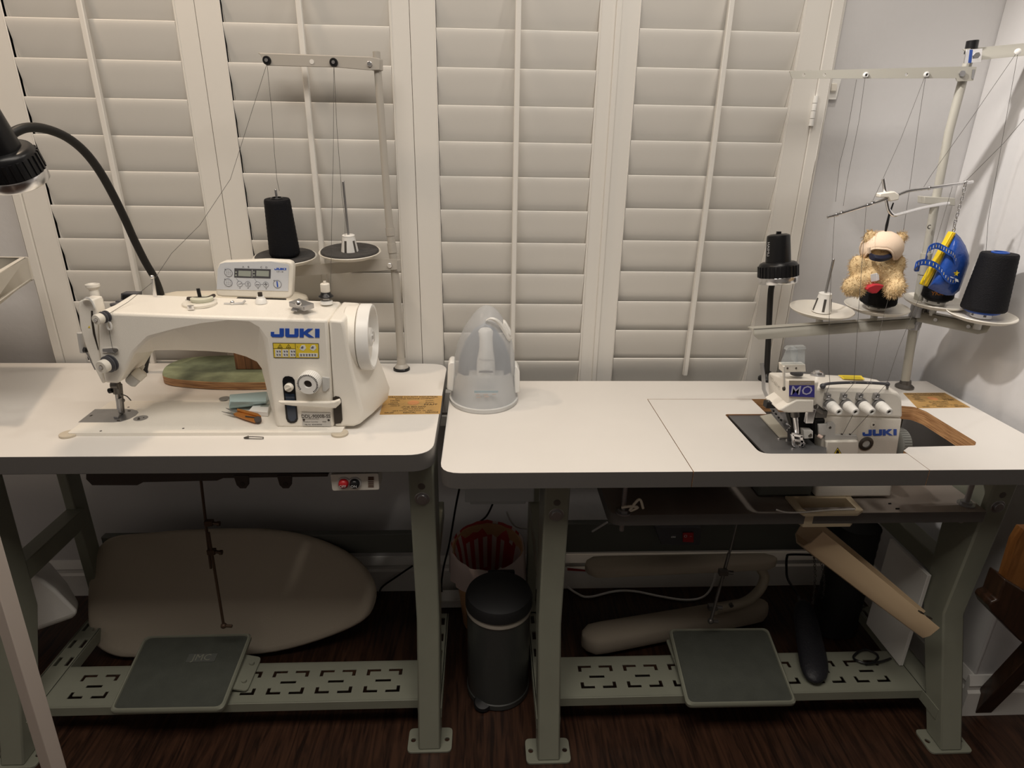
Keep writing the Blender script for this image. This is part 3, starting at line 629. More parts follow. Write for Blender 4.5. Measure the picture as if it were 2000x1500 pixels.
b = B(); b.lathe([(r*.96, .0275), (r, .0295), (r, .048), (r*.97, .052), (r*.90, .052), (r*.84, .036), (.02, .034), (.019, .048), (.012, .050), (.006, .050)], hc, (1, 0, 0), 56)
for k in range(3):
    b.cyl(hc+V((.035+.01*k, -r*cos(.25)-.0004, -.025)), hc+V((.036+.01*k, -r*cos(.25)-.0002, -.025)), .0, .0, n=4) if 0 else None
hwl = obj('hand_wheel', b, 'white', t)
b = B(); b.cyl(hc+V((.036, 0, 0)), hc+V((.053, 0, 0)), .011, n=20); b.cyl(hc+V((.036, -.012, -.03)), hc+V((.042, -.012, -.03)), .005, n=10); obj('wheel_bolt', b, 'chrome', hwl, bevel=.001)
# bobbin winder and small fittings on the arm top
def TZ(x, y, dz=.0035): return Z(x, y, ZT+dz)
b = B(); q = TZ(390, 594); b.lathe([(.031, -.002), (.032, .003), (.030, .005)], q, (0, 0, 1), 28, 0); b.lathe([(.019, .005), (.021, .008), (.021, .012), (.018, .013)], q+V((.004, .004, 0)), (0, 0, 1), 24, 1)
b.cyl(q+V((.0, .006, .010)), q+V((-.001, .006, .030)), .0035, n=10, m=2); b.cyl(TZ(373, 604), TZ(373, 604)+V((0, 0, .007)), .006, n=12, m=3); b.cyl(TZ(368, 591), TZ(368, 591)+V((0, 0, .006)), .005, n=10, m=3)
b.tube(smooth([TZ(367, 583, .012), TZ(385, 583, .014), TZ(405, 582.5, .014), TZ(418, 577, .014)]), .0038, 6, 4); obj('bobbin_winder', b, ['creams', mat('pale_wheel', (.62, .62, .50), .5), 'black', 'chrome', 'brown'], t)
b = B(); q = TZ(454, 593); b.tube([TZ(438, 593.5, .003), TZ(460, 593.5, .003), TZ(474, 592, .004), TZ(479, 587, .009)], .0026, 6); b.ball(q+V((0, 0, .002)), .0045, 10, 6, 1); obj('thread_retainer', b, ['grey', 'chrome'], t)
b = B(); q = TZ(510, 590); b.lathe([(.012, -.002), (.010, .006), (.0075, .009), (.0075, .012)], q, (0, 0, 1), 20, 0); b.cyl(q+V((0, 0, .012)), q+V((0, 0, .020)), .0045, n=12, m=1); obj('release_pin', b, ['white', 'ink'], t)
b = B(); q = [TZ(565, 599, .004), TZ(594, 608, .004), TZ(614, 602, .004), TZ(585, 592, .004)]; b.prism(q, (0, 0, .010)); b.cyl(TZ(583, 592, .012), TZ(583, 592, .028), .004, n=10, m=1); b.ball(TZ(583, 592, .030), .0055, 12, 8, 1); b.prism([TZ(x, y, .002) for x, y in ((568, 607), (580, 609), (585, 604), (572, 601))], (0, 0, .002), 0)
obj('bobbin_cutter', b, ['steel', 'chrome'], t, bevel=.001)
b = B(); q = TZ(638, 593, .001); b.lathe([(.013, 0), (.012, .006), (.006, .008), (.006, .013)], q, (0, 0, 1), 22, 0); b.lathe([(.014, .013), (.015, .015), (.014, .017), (.011, .019), (.009, .024)], q, (0, 0, 1), 24, 1); b.lathe([(.0085, .024), (.0092, .026), (.0092, .040), (.008, .0415), (.003, .0415), (.003, .046)], q, (0, 0, 1), 20, 2)
obj('winder_tension', b, ['white', 'black', 'creams'], t)
b = B(); b.cyl(P(304, 586, 1.265), P(297, 541, 1.265), .0036, n=10); b.ball(P(297, 541, 1.265), .0042, 10, 6); obj('thread_post', b, 'chrome', t)
# control panel
YC = 1.282
cp = [(421, 574), (424, 523), (428, 514), (437, 510.5), (520, 507.5), (560, 509.5), (569, 512.5), (572.5, 520), (570, 576), (566, 582), (558, 584), (434, 580), (425, 578)]
b = B(); b.prism([P(x, y, YC) for x, y in cp], (0, .022, 0)); pn = obj('control_panel', b, 'creams', t, bevel=.004, seg=3)
b = B(); decal(b, [(423.5, 565), (425.5, 526), (430, 515.5), (440, 512.5), (530, 510.5), (545, 513), (562, 516), (564.5, 519), (563, 568.5)], YC-.0002, .001); obj('panel_sheet', b, 'lgrey', pn)
b = B(); decal(b, [(458, 524), (529, 526), (528.5, 544), (457.5, 542)], YC-.0012, .0005, 0)
for x in (466, 501): decal(b, [(x, 528.5), (x+24.5, 529.3), (x+24, 540.2), (x-.5, 539)], YC-.0017, .0005, 1)
decal(b, [(492.3, 527), (493, 527), (492.6, 541.5), (492, 541.5)], YC-.0017, .0004, 2)
for x in (459, 494):
    for y in (530, 536): decal(b, [(x+.3, y), (x+3.6, y), (x+3.6, y+3), (x+.3, y+3)], YC-.0017, .0004, 1)
obj('display', b, ['dgrey', 'lcd', 'paper'], pn)
def rings(b, x, y, rp, m=0):
    c0 = P(x, y, YC-.0013); R_ = (P(x+rp, y, YC-.0013)-c0).length
    b.loft([[c0+V((cos(a), 0, sin(a)))*R_*k for a in [2*pi*j/28 for j in range(28)]] for k in (1, .9)], False, m)
for x, y, r in ((446.5, 532.7, 8), (446, 552, 8), (468.5, 554.5, 5.5), (484.5, 554.8, 5.5), (503.5, 555.3, 5.5), (519.5, 555.6, 5.5), (542, 555, 8)):
    b = B(); c0 = P(x, y, YC-.0012); R_ = (P(x+r, y, YC-.0012)-c0).length; b.cyl(c0, c0+V((0, -.0008, 0)), R_*.9, n=24, m=1)
    b.loft([[c0+V((cos(a)*R_*k, -.001, sin(a)*R_*k)) for a in [2*pi*j/28 for j in range(28)]] for k in (1, .88)], False, 0)
    f = FACE(c0+V((0, -.0014, 0)))
    if r == 8 and x < 500:
        decal(b, [(x-7.5, y-7.5), (x-5.7, y-7.5), (x-5.7, y-5.7), (x-7.5, y-5.7)], YC-.0012, .0004, 0)
        for k in range(9): xx = x-4.5+(k % 3)*3.6; yy = y-4+(k//3)*3.2; decal(b, [(xx, yy), (xx+2, yy+.3), (xx+1.7, yy+1), (xx, yy+.8)], YC-.002, .0003, 0)
    elif x > 540: textb(b, 'i', .017, f, 2, 1, .0006); decal(b, [(x-7.5, y-8), (x-5.9, y-8), (x-5.9, y-6.3), (x-7.5, y-6.3)], YC-.0012, .0004, 0)
    elif x < 470: decal(b, [(x-3, y+1), (x+3, y+.6), (x+3, y-2.5), (x+2, y-2.5), (x+2, y-.2), (x-3, y)], YC-.002, .0003, 0)
    elif x < 490:
        for k in (-2.4, 0, 2.4): decal(b, [(x-2.4, y+k-.4), (x+2.4, y+k-.4), (x+2.4, y+k+.4), (x-2.4, y+k+.4)], YC-.002, .0003, 0)
    else: textb(b, '–' if x < 510 else '+', .013, f, 0, 1, .0003)
    obj('button', b, ['inkg', 'lgrey', 'blue'], pn)
b = B()
for s_, x, y in (('A', 475, 521.5), ('B', 485.3, 521.7), ('C', 510.4, 522.3), ('D', 520.4, 522.8)): textb(b, s_, .0052, FACE(P(x, y, YC-.0015)), 0, 1.1, .0001)
juki(b, 536, 523, 23, YC-.0012, .0005, .5, 1); textb(b, 'CP-18', .0048, FACE(P(546.5, 531, YC-.0015)), 0, 1.1)
for x0, x1, y in ((474, 479, 554.6), (509, 514, 555.4)): decal(b, [(x0, y-.3), (x1, y-.3), (x1, y+.3), (x0, y+.3)], YC-.0012, .0003, 0)
for x, y in ((468, 562.5), (484, 563), (503.5, 563.5), (519.5, 564)): decal(b, [(x-1.6, y), (x+1.6, y-.9), (x+1.6, y+.9)], YC-.0012, .0003, 0)
for x0, y0, x1, y1 in ((461, 543.5, 465.5, 549), (497, 544.5, 500.5, 550)): decal(b, [(x0, y0), (x0+.6, y0), (x1+.6, y1), (x1, y1)], YC-.0012, .0003, 0)
obj('panel_lettering', b, ['inkg', 'blue'], pn)
b = B(); b.prism([P(x, y, YC+.012) for x, y in ((462, 582), (556, 584), (556, 596), (462, 594))], (0, .012, 0)); obj('panel_bracket', b, 'dgrey', pn)
# oil pan below the table
b = B(); zpn = T1-.037
lo = [P(x, y, 1.13) for x, y in ((168, 925), (168, 936), (180, 948), (268, 948), (280, 942), (424, 939), (436, 934), (640, 931), (640, 925))]
b.prism(lo, (0, .17, 0))
for x in (473, 557):
    c0 = P(x, 944, 1.128); b.prism([c0+V((dx, 0, dz)) for dx, dz in ((-.015, .018), (-.012, -.004), (-.006, -.012), (.006, -.012), (.012, -.004), (.015, .018))], (0, .006, 0)); b.cyl(c0+V((0, 0, -.002)), c0+V((0, -.001, -.002)), .005, n=14, m=1)
obj('oil_pan', b, ['brown', 'ink'], t, bevel=.002)
# ================================================================ thread stand behind the machine
def disc_set(t, c, r, tilt, pad, holder=True, pin=.165, lean=0):
    ax = V((lean, -tilt, 1)).normalized()
    b = B(); b.lathe([(.010, -.014), (.012, -.010), (.018, -.007), (r*.8, -.004), (r*.97, .003), (r, .006), (r*.985, .0075), (r*.80, .0005), (r*.55, -.002), (.02, -.002)], c, ax, 48); d = obj('spool_disc', b, 'creams', t)
    if pad:
        b = B(); b.lathe([(r*.88, .004), (r*.93, .006), (r*.93, .009), (r*.90, .011), (r*.6, .0075), (.01, .0075)], c, ax, 48); obj('foam_pad', b, mat('grey_foam', (.05, .047, .046), .9, var=.25, scale=60, bump=.5, bscale=300), d)
    if holder:
        b = B()
        b.lathe([(.0125, .040), (.0145, .041), (.0145, .045), (.012, .046), (.004, .046)], c, ax, 20)
        b.lathe([(.0215, 0), (.0145, .041)], c, ax, 30)
        for k in range(5):
            a = 2*pi*k/5+.62; u = V((cos(a), sin(a), 0)); b.bar(V(c)+u*.0206+ax*.003, V(c)+u*.0156+ax*.033, .0055, .0012, u, 1)
        obj('cone_holder', b, ['white', 'dsteel'], d)
    if pin:
        b = B(); b.cyl(c, V(c)+ax*pin, .0029, n=10); b.ball(V(c)+ax*pin, .0031, 8, 6); obj('spindle', b, 'steel', d)
    return d, ax
def cone(name, label, c, ax, r0, r1, h, mm='thread', core='black', grp=None):
    t = thing(name, label, 'thread cone', c, grp); ax = V(ax)
    b = B(); pr = [(r0*.6, 0), (r0*.96, .001), (r0, .004)]; n = 26
    for k in range(1, n): u = k/n; pr.append((r0+(r1-r0)*u+.0004*(k % 2), .004+(h-.008)*u))
    pr += [(r1, h-.003), (r1*.95, h), (r1*.45, h+.0005), (r1*.42, h-.01), (r1*.3, h-.02)]
    b.lathe(pr, c, ax, 44); obj('thread_winding', b, mm, t)
    b = B(); b.lathe([(r1*.48, h-.02), (r1*.48, h+.002), (r1*.44, h+.0035), (r1*.36, h+.0035), (r1*.34, h-.02)], c, ax, 28); b.lathe([(r0*.70, -.006), (r0*.78, -.004), (r0*.78, .002)], c, ax, 28); obj('core', b, core, t)
    return t
t = TS = thing('thread_stand', 'grey thread stand behind the lockstitch machine, with two black foam topped discs', 'thread stand', Z(785, 729, T1))
YQ = 1.515; base = Z(785, 730, T1)
pl = [P(x, y, YQ) for x, y in ((785, 730), (777, 600), (770, 520), (763, 460), (757, 400), (746, 250), (735, 101))]
b = B(); b.tube(pl, [.0095, .0095, .0095, .0095, .0085, .0082, .0082], 16); b.cyl(pl[3], pl[3]+(pl[4]-pl[3])*.25, .0108, n=16); b.cyl(pl[3]+(pl[2]-pl[3])*.55, pl[3]+(pl[2]-pl[3])*.25, .0108, n=16); obj('pole', b, 'pole', t)
q = pl[0]; b = B(); b.lathe([(.021, -.002), (.021, .003), (.019, .005)], (q.x, q.y, T1+.002), (0, 0, 1), 28, 1); b.lathe([(.018, .005), (.016, .009), (.0115, .014), (.0105, .03)], (q.x, q.y, T1+.002), (0, 0, 1), 28, 0); obj('pole_base', b, ['pole', 'black'], t)
b = B(); b.prism([P(x, y, YQ-.012) for x, y in ((507, 104), (725, 111.5), (742, 115), (742, 137), (722, 137.5), (660, 132), (521, 128.5))], (0, -.0025, 0)); b.bar(P(507, 105, YQ-.004), P(725, 112.5, YQ-.004), .018, .002, (0, 0, 1)); b.cyl(P(736, 116, YQ), P(737, 138, YQ), .0122, n=18); ga = obj('guide_arm', b, 'pole', t, bevel=.001)
for x, y in ((521.5, 118), (652, 122)):
    b = B(); c0 = P(x, y, YQ-.015); b.lathe([(.0088, 0), (.0088, .003), (.0075, .005), (.004, .005)], c0, (0, -1, 0), 24, 0); b.lathe([(.004, .0045), (.0035, .0065), (.0012, .0065)], c0, (0, -1, 0), 16, 1); obj('thread_eyelet', b, ['black', 'chrome'], ga)
b = B(); c0 = P(609, 120.5, YQ-.0146); b.cyl(c0, c0+V((0, -.0006, 0)), .0048, n=16); obj('guide_hole', b, 'shut', ga)
b = B(); c0 = P(722, 125, YQ-.0145); b.cyl(c0, c0+V((0, -.004, 0)), .0055, n=12); obj('arm_screw', b, 'chrome', ga, bevel=.001)
b = B(); A_ = [(552, 522), (700, 509), (745, 505), (776, 506), (776, 526), (748, 528), (560, 540)]
b.prism([P(x, y, YQ-.013) for x, y in A_], (0, -.0025, 0)); b.prism([P(552, 522, YQ-.013), P(745, 505, YQ-.013), P(745, 505, YQ+.012), P(552, 522, YQ+.012)], (0, 0, -.0025)); b.cyl(P(772, 507, YQ), P(773, 528, YQ), .0125, n=18); sa = obj('spool_arm', b, 'pole', t)
b = B(); c0 = P(761, 518, YQ-.0155); b.cyl(c0, c0+V((0, -.004, 0)), .006, n=12); obj('arm_screw', b, 'chrome', sa, bevel=.001)
d1 = P(558, 506, YQ-.01); d2 = P(684, 496, YQ-.005)
_, a1 = disc_set(t, d1, .073, .10, True, False, .158); _, a2 = disc_set(t, d2, .0725, .10, True, True, .165)
cone('thread_cone', 'tall black thread cone on the thread stand behind the lockstitch machine', d1+a1*.011, a1, .0345, .0285, .128)
# ================================================================ things on the left table
t = thing('sleeve_board', 'wooden sleeve pressing board with worn green base, behind the lockstitch machine', 'pressing board', Z(460, 735, T1))
b = B(); zt_ = T1+.020; L = [(317, 731), (322, 717), (340, 706), (365, 699), (395, 696), (450, 694), (520, 697), (575, 705), (600, 718), (600, 733), (580, 741), (520, 746), (420, 746), (350, 741), (325, 737)]
tp = smooth([Z(x, y, zt_) for x, y in L], 4, True); b.loft([tp, [p+V((0, 0, -.019)) for p in tp]]); mats_by(b, lambda c, n: 0 if n.z > .5 else 1); obj('base_board', b, ['green', 'ply'], t, bevel=.0015)
q = Z(488, 722, zt_); b = B(); b.box(q.x-.034, q.x+.034, q.y-.0, q.y+.04, zt_, T1+.205); obj('post', b, 'wood', t, bevel=.002)
b = B(); zc = T1+.232; L = [P(x, y, q.y+.02) for x, y in ((310, 585), (318, 566), (345, 556), (420, 554), (520, 556), (600, 566))]
def pad(b, A_, D_, w0, w1, h, n=10):
    A_, D_ = V(A_), V(D_); d = (D_-A_).normalized(); sd = d.cross(V((0, 0, 1))).normalized(); u = sd.cross(d); LL = (D_-A_).length; L = []
    for k in range(n+1):
        s_ = -cos(pi*k/n)*.5+.5; w = (w0+(w1-w0)*s_); e = 1.0
        x = s_*LL; ed = min(x, LL-x)/w0; e = sqrt(max(0.02, 1-(1-min(1, ed))**2)) if ed < 1 else 1
        L.append([A_+d*x+sd*cos(a)*w*e+u*(h*(abs(sin(a))**.6)*(1 if sin(a) > 0 else -1))*(.5+.5*e) for a in [2*pi*j/20 for j in range(20)]])
    b.loft(L)
a0, a1_ = P(306, 582, q.y+.02), P(600, 582, q.y+.02); pad(b, (a0.x, a0.y, a0.z-.01), (a1_.x, a1_.y, a0.z-.01), .055, .065, .023); obj('padded_top', b, 'canvasl', t)
t = thing('bobbin', 'small metal bobbin on the table behind the pale blue block', 'bobbin', Z(439, 785, T1)); q = Z(440, 786, T1)
b = B(); b.lathe([(.0115, 0), (.0115, .001), (.004, .0012), (.004, .009), (.0115, .0092), (.0115, .0102), (.003, .0104)], q, (0, 0, 1), 28); obj('spool', b, 'steel', t)
t = thing('block', 'pale blue faceted block lying on the machine bed by the pillar', 'block', Z(480, 785, BZ)); b = B()
lo = [Z(x, y, BZ+.0005) for x, y in ((448, 799), (520, 790), (530, 772), (449, 778))]; hi = [Z(x, y, BZ+.024) for x, y in ((449, 784), (520, 784), (521, 764.5), (449, 770.5))]; md = [Z(x, y, BZ+.012) for x, y in ((447.5, 794), (520, 789), (523, 768), (448, 774))]
b.loft([lo, md, hi]); obj('body', b, 'ltblue', t, bevel=.001)
t = thing('bobbin_box', 'small white plastic box in front of the pale blue block', 'box', Z(505, 808, BZ)); b = B()
lo = [Z(x, y, BZ+.0005) for x, y in ((487, 811), (524, 814), (527.5, 801), (498, 797))]; b.loft([lo, [p+V((0, 0, .011)) for p in lo]]); bo = obj('body', b, 'white', t, bevel=.0015)
b = B(); zdecal(b, [(508, 794), (524, 794.5), (527, 789.5), (514, 789)], BZ+.0118, .0004); obj('label', b, 'lcd', bo)
t = thing('thread_snips', 'orange handled thread snips lying open on the machine bed', 'snips', Z(475, 808, BZ)); hz = BZ+.0045
b = B(); b.prism([Z(x, y, hz) for x, y in ((456, 812), (463, 808.5), (478, 811), (497, 817), (511, 820), (511.5, 823), (497, 826), (478, 820))], (0, 0, .005)); b.prism([Z(x, y, hz+.001) for x, y in ((464, 803), (482, 807), (505, 813), (511, 818), (503, 817), (479, 811), (463, 806))], (0, 0, .007)); obj('handle', b, 'orange', t, bevel=.0012)
b = B(); b.prism([Z(x, y, hz+.001) for x, y in ((433, 804.5), (440, 806), (462, 810), (457, 812.5))], (0, 0, .0018)); b.prism([Z(x, y, hz+.003) for x, y in ((441, 798), (466, 803), (464, 806.5), (452, 804.5))], (0, 0, .0018)); obj('blade', b, 'steel', t)
b = B(); zdecal(b, [(479, 812), (502, 815), (500, 817), (479, 814.5)], hz+.0055, .0004); b.cyl(Z(504, 822, hz+.001), Z(504, 822, hz+.0025)+V((0, 0, .004)), .007, n=16); obj('handle_end', b, 'brown', t)
b = B(); zz = T1+.0016; b.tube(smooth([Z(x, y, zz) for x, y in ((477, 855), (484, 852.6), (512, 853.5), (513.5, 855.5), (511, 857), (480, 856.3), (477, 855))], 4), .0007, 6); b.prism([Z(x, y, zz) for x, y in ((476, 855.5), (486, 852), (486, 856.5))], (0, 0, .0015)); tag(obj('safety_pin', b, 'dsteel'), 'metal safety pin on the table in front of the lockstitch machine', 'safety pin')
# ================================================================ gooseneck lamps
def lamp_head(t, top, rim, r, ribs=28):
    ax = V(rim)-V(top); L = ax.length; ax.normalize(); o = V(top); k = L
    b = B(); b.lathe([(r*.40, 0), (r*.56, .003), (r*.585, .008), (r*.64, k*.57), (r*.64, k*.60)], o, ax, 36); hd = obj('lamp_head', b, 'black', t)
    b = B(); b.lathe([(r*.80, k*.56), (r*.92, k*.585), (r*.98, k*.63), (r, k*.86), (r*.86, k*.865), (r*.60, k*.56)], o, ax, 44)
    e = ring(o, ax, 1, ribs)
    for j in range(ribs):
        d = (e[j]-o); b.bar(o+ax*k*.64+d*r*.99, o+ax*k*.855+d*r*1.0, .0045, .004, d)
    obj('ribbed_collar', b, 'black', hd)
    b = B(); b.lathe([(r*.985, k*.866), (r*1.0, k*.88), (r*1.0, k*.985), (r*.97, k), (r*.80, k), (r*.72, k*.90), (r*.3, k*.84)], o, ax, 44); obj('lens_ring', b, 'chrome', hd)
    b = B(); a2 = ring(o, ax, r*.5, 12)[9]; b.box(-.005, .005, -.003, .003, -.002, .006, 0, MX.Translation(o)); obj('switch', b, 'black', hd)
    return hd
t = thing('gooseneck_lamp', 'black gooseneck lamp at the left, its hose bent over the lockstitch machine', 'lamp', Z(280, 735, T1))
Lp = [(280, 730, 1.49), (283, 712, 1.49), (290, 680, 1.485), (305, 640, 1.475), (314, 610, 1.47), (315, 580, 1.47), (303, 545, 1.46), (284, 512, 1.45), (262, 468, 1.43), (245, 430, 1.41), (222, 383, 1.38), (195, 335, 1.35), (165, 296, 1.32), (130, 268, 1.29), (90, 252, 1.255), (55, 249, 1.225), (30, 257, 1.205), (10, 272, 1.19)]
b = B(); pts = smooth([P(*q) for q in Lp], 4); b.tube(pts, .0082, 14); b.tube([pts[0], V((pts[0].x, pts[0].y, T1+.02))], .0082, 14); obj('neck', b, 'neck', t)
b = B(); b.lathe([(.0115, 0), (.0115, .006), (.0105, .016), (.0088, .02)], (pts[0].x, pts[0].y, T1), (0, 0, 1), 24); obj('lamp_base', b, 'black', t)
lamp_head(t, P(-52, 200, 1.10), P(38, 355, 1.155), .0475)
t = thing('gooseneck_lamp', 'black gooseneck lamp standing upright behind the overlock machine', 'lamp', Z(1497, 742, T2))
b = B(); q = Z(1497, 742, T2); Lp = [(1497, 742), (1498, 715), (1501, 660), (1503, 610), (1506, 565), (1512, 545)]
pts = smooth([P(x, y, q.y-.002*i) for i, (x, y) in enumerate(Lp)], 4); b.tube(pts, .0072, 14); obj('neck', b, 'neck', t)
b = B(); b.lathe([(.022, 0), (.022, .006), (.012, .014), (.0085, .024)], q, (0, 0, 1), 24); obj('lamp_base', b, 'black', t)
hd = lamp_head(t, P(1520.5, 457, q.y-.02), P(1519.5, 553, q.y-.035), .0455)
b = B(); T = frame(P(1500.5, 487, q.y-.048), (.12, .0, -1), (.9, .5, .1))
textb(b, 'HAIMU', .011, T, 0, 1); obj('head_lettering', b, 'paper', hd)
# ================================================================ cordless iron in its frosted case
t = thing('iron_case', 'frosted egg shaped iron case with white side clips, between the two machines', 'iron case', Z(945, 790, T2))
YI = 1.39; sec = [(767, 881, 1009), (750, 884, 1007), (732, 886, 1006), (708, 887, 1005.6), (690, 889.5, 1004.5), (668, 894.5, 1001), (644, 904, 993), (632, 911, 988), (621, 919, 982), (613, 925, 977), (607, 930, 972), (601, 937, 965), (597.5, 944, 957)]
def isec(y, xl, xr, sc=1, n=36):
    a, c = P(xl, y, YI), P(xr, y, YI); w = (c.x-a.x)/2*sc; zc = (a.z+c.z)/2; k = w/.083; o = V(((a.x+c.x)/2, YI-.0, zc))
    return [o+V((w*cos(a_), .092*k*sin(a_)*(1 if sin(a_) < 0 else .85), 0)) for a_ in [2*pi*j/n for j in range(n)]]
b = B(); L = [isec(*q) for q in sec]; lo = [V((p.x, p.y, T2+.006)) for p in isec(767, 881, 1009, 1.0)]
for L_ in L: pass
b.loft([lo]+L, False); tp = sum(L[-1], V((0, 0, 0)))/36; b.add(L[-1]+[tp+V((0, 0, .002))], [(i, (i+1) % 36, 36) for i in range(36)]); cov = obj('cover', b, 'haze', t)
b = B(); lo2 = isec(767, 878.5, 1011.5, 1.01)
b.loft([[V((p.x, p.y, T2)) for p in isec(767, 877, 1013, .97)], [V((p.x, p.y, T2+.002)) for p in lo2], [V((p.x, p.y, T2+.010)) for p in lo2], [V((p.x, p.y, T2+.011)) for p in isec(767, 877, 1013, .95)]], True)
L3 = isec(767, 881, 1009, .975); rimz = [T2+.082 if p.y < YI-.03 else T2+.06 if p.y < YI+.03 else T2+.03 for p in L3]
b.loft([[V((p.x, p.y, T2+.011)) for p in L3], [V((p.x*.91, YI+(p.y-YI)*.885, z)) for p, z in zip(L3, rimz)]], True)
bt = obj('base_tray', b, mat('tray_grey', (.62, .62, .61), .5), t)
b = B(); 
def onfront(x, y): 
    q = P(x, y, YI-.0865); return q
decal(b, [(926, 763), (973, 763), (972.5, 767), (926.5, 767)], YI-.0908, .0005, 0)
for k, s_ in enumerate(((929, 770, 8), (944, 770, 9), (961, 769, 8), (930, 775, 9), (946, 774, 9))): decal(b, [(s_[0], s_[1]), (s_[0]+s_[2], s_[1]), (s_[0]+s_[2], s_[1]+1.6), (s_[0], s_[1]+1.6)], YI-.0908, .0005, 1)
obj('printed_label', b, [mat('faded_blue', (.38, .47, .52), .6), mat('faded_brown', (.55, .46, .42), .6)], bt)
for pxs in (((875, 712), (880, 707), (888, 708), (888.5, 725), (886, 766), (873, 762)), ((1006, 716), (1010, 716), (1015, 726), (1015.5, 766), (1004.5, 769), (1004.5, 735))):
    b = B(); b.prism([P(x, y, YI-.02) for x, y in pxs], (0, .045, 0)); obj('side_clip', b, 'white', t, bevel=.003)
b = B(); arc = smooth([P(x, y, Yv) for x, y, Yv in ((949, 626, 1.345), (957, 622, 1.34), (968, 625, 1.34), (978, 634, 1.345), (987, 648, 1.35), (994, 660, 1.355), (998, 663, 1.36))], 4)
b.loft([[p+V((.003, -.001, .004))*s_, p+V((0, -.0035, 0)), p-V((.003, .001, .004))*s_, p+V((0, .006, 0))] for p, s_ in zip(arc, [.5+.7*min(1, i/14) for i in range(len(arc))])]); obj('handle', b, 'white', t, bevel=.001)
b = B(); b.prism([P(x, y, 1.35) for x, y in ((983, 627), (988, 630), (997, 645), (999.5, 655), (996, 658), (990, 650), (983, 637))], (0, .02, 0)); obj('handle_grip', b, 'white', t, bevel=.003)
t = thing('steam_iron', 'pale cordless steam iron standing inside the frosted case', 'iron', Z(945, 780, T2+.05))
YJ = 1.385; b = B(); L = []
for y, xl, xr, dp in ((735, 930, 967, .03), (715, 931, 967, .032), (700, 932, 966, .032), (680, 936, 963, .028), (660, 936, 962, .024), (647, 934, 963, .02), (643, 937, 960, .016)):
    a, c = P(xl, y, YJ), P(xr, y, YJ); w = (c.x-a.x)/2; L.append([V(((a.x+c.x)/2+w*cos(q), YJ+dp*sin(q), (a.z+c.z)/2)) for q in [2*pi*j/24 for j in range(24)]])
b.loft(L); ib = obj('water_tank', b, 'white', t)
b = B(); textb(b, 'Panasonic', .0085, FACE(P(950, 703, YJ-.0335)), 0); decal(b, [(936, 724), (962, 724), (963, 728), (935, 728)], YJ-.034, .0004, 0); obj('lettering', b, 'inkg', ib)
b = B(); so = [P(x, y, YJ+.035) for x, y in ((893, 737), (897, 700), (908, 670), (925, 645), (947, 632), (968, 645), (985, 670), (996, 700), (1000, 737))]; b.prism(so, (0, .014, 0)); obj('soleplate', b, mat('blue_grey_sole', (.22, .26, .31), .45), t, bevel=.003)
b = B(); b.box(P(915, 735, YJ).x, P(985, 735, YJ).x, YJ-.02, YJ+.045, T2+.024, P(945, 733, YJ).z); obj('heel', b, 'grey', t, bevel=.004)
# ================================================================ overlock machine in the cut-out
YO = 1.15
t = OM = thing('overlock_machine', 'small cream four thread overlock machine sunk into the right table', 'sewing machine', V((.78, 1.2, .62)))
b = B(); F0 = [P(x, y, YO) for x, y in ((1588, 757), (1742, 764), (1755, 767), (1761, 774), (1763, 786), (1764, 817), (1590, 812))]
b.loft([F0, [V((p.x, YO+.055, p.z+(.004 if i < 2 else 0))) for i, p in enumerate(F0)], [V((p.x-(.016 if 0 < i < 5 else 0), YO+.098, p.z-(.0 if i > 4 else .004))) for i, p in enumerate(F0)]]); body = obj('upper_cover', b, 'cream', t, bevel=.006, ang=30, seg=3)
b = B(); F0 = [P(x, y, YO+.002) for x, y in ((1612, 812), (1763, 817), (1764, 886), (1612, 886))]; F0[2].z = F0[3].z = .625
b.loft([F0, [V((p.x, 1.29, p.z)) for p in F0]]); base_ = obj('base', b, 'cream', t, bevel=.005, seg=3)
XH = P(1540, 760, 1.135).x
b = B(); sd_ = [XP(x, y, XH) for x, y in ((1539, 738), (1501, 727), (1499.5, 735), (1500, 775), (1517, 800), (1532, 806), (1541, 781))]
xr_ = P(1592, 760, 1.135).x
ym_ = min(sd_[0].y, sd_[6].y); sd_[0].y = sd_[6].y = ym_
b.loft([sd_, [V((xr_, p.y, p.z)) for p in sd_]]); head = obj('head', b, 'cream', t, bevel=.004, seg=3)
b = B(); F0 = [P(x, y, ym_-.002) for x, y in ((1556, 781), (1590, 781), (1590, 806), (1541, 807), (1520, 802))]; b.prism(F0, (0, .07, 0)); obj('head_skirt', b, 'cream', head, bevel=.003)
yl = sd_[0].y-.0005
b = B(); decal(b, [(1541, 743), (1590.5, 743.5), (1590.5, 752), (1541, 752)], yl, .0008, 2); decal(b, [(1541, 752), (1590.5, 752), (1590.5, 776), (1541, 774)], yl, .0008, 0); decal(b, [(1541, 774), (1590.5, 776), (1590.5, 778), (1541, 776)], yl, .0008, 2)
textb(b, 'MO', .027, frame(P(1565.5, 763.5, yl-.0014), (1, 0, 0), (.22, 0, 1)), 1, 1.05, .0002); textb(b, 'JUKI JAPAN', .0045, FACE(P(1573, 748, yl-.0014)), 1)
obj('model_plate', b, ['purple', mat('pale_lilac', (.55, .54, .70), .5), mat('tan_strip', (.42, .36, .28), .5)], head, label='purple plate lettered MO')
b = B(); textb(b, 'MO-6814S', .012, frame(XP(1513, 748, XH-.0008), (0, -1, -.12), (0, 0, 1)), 0); obj('side_lettering', b, mat('pale_grey_ink', (.60, .57, .52), .5), head)
b = B(); zz = F0[0].z; q = Z(1556, 729.5, sd_[0].z); 
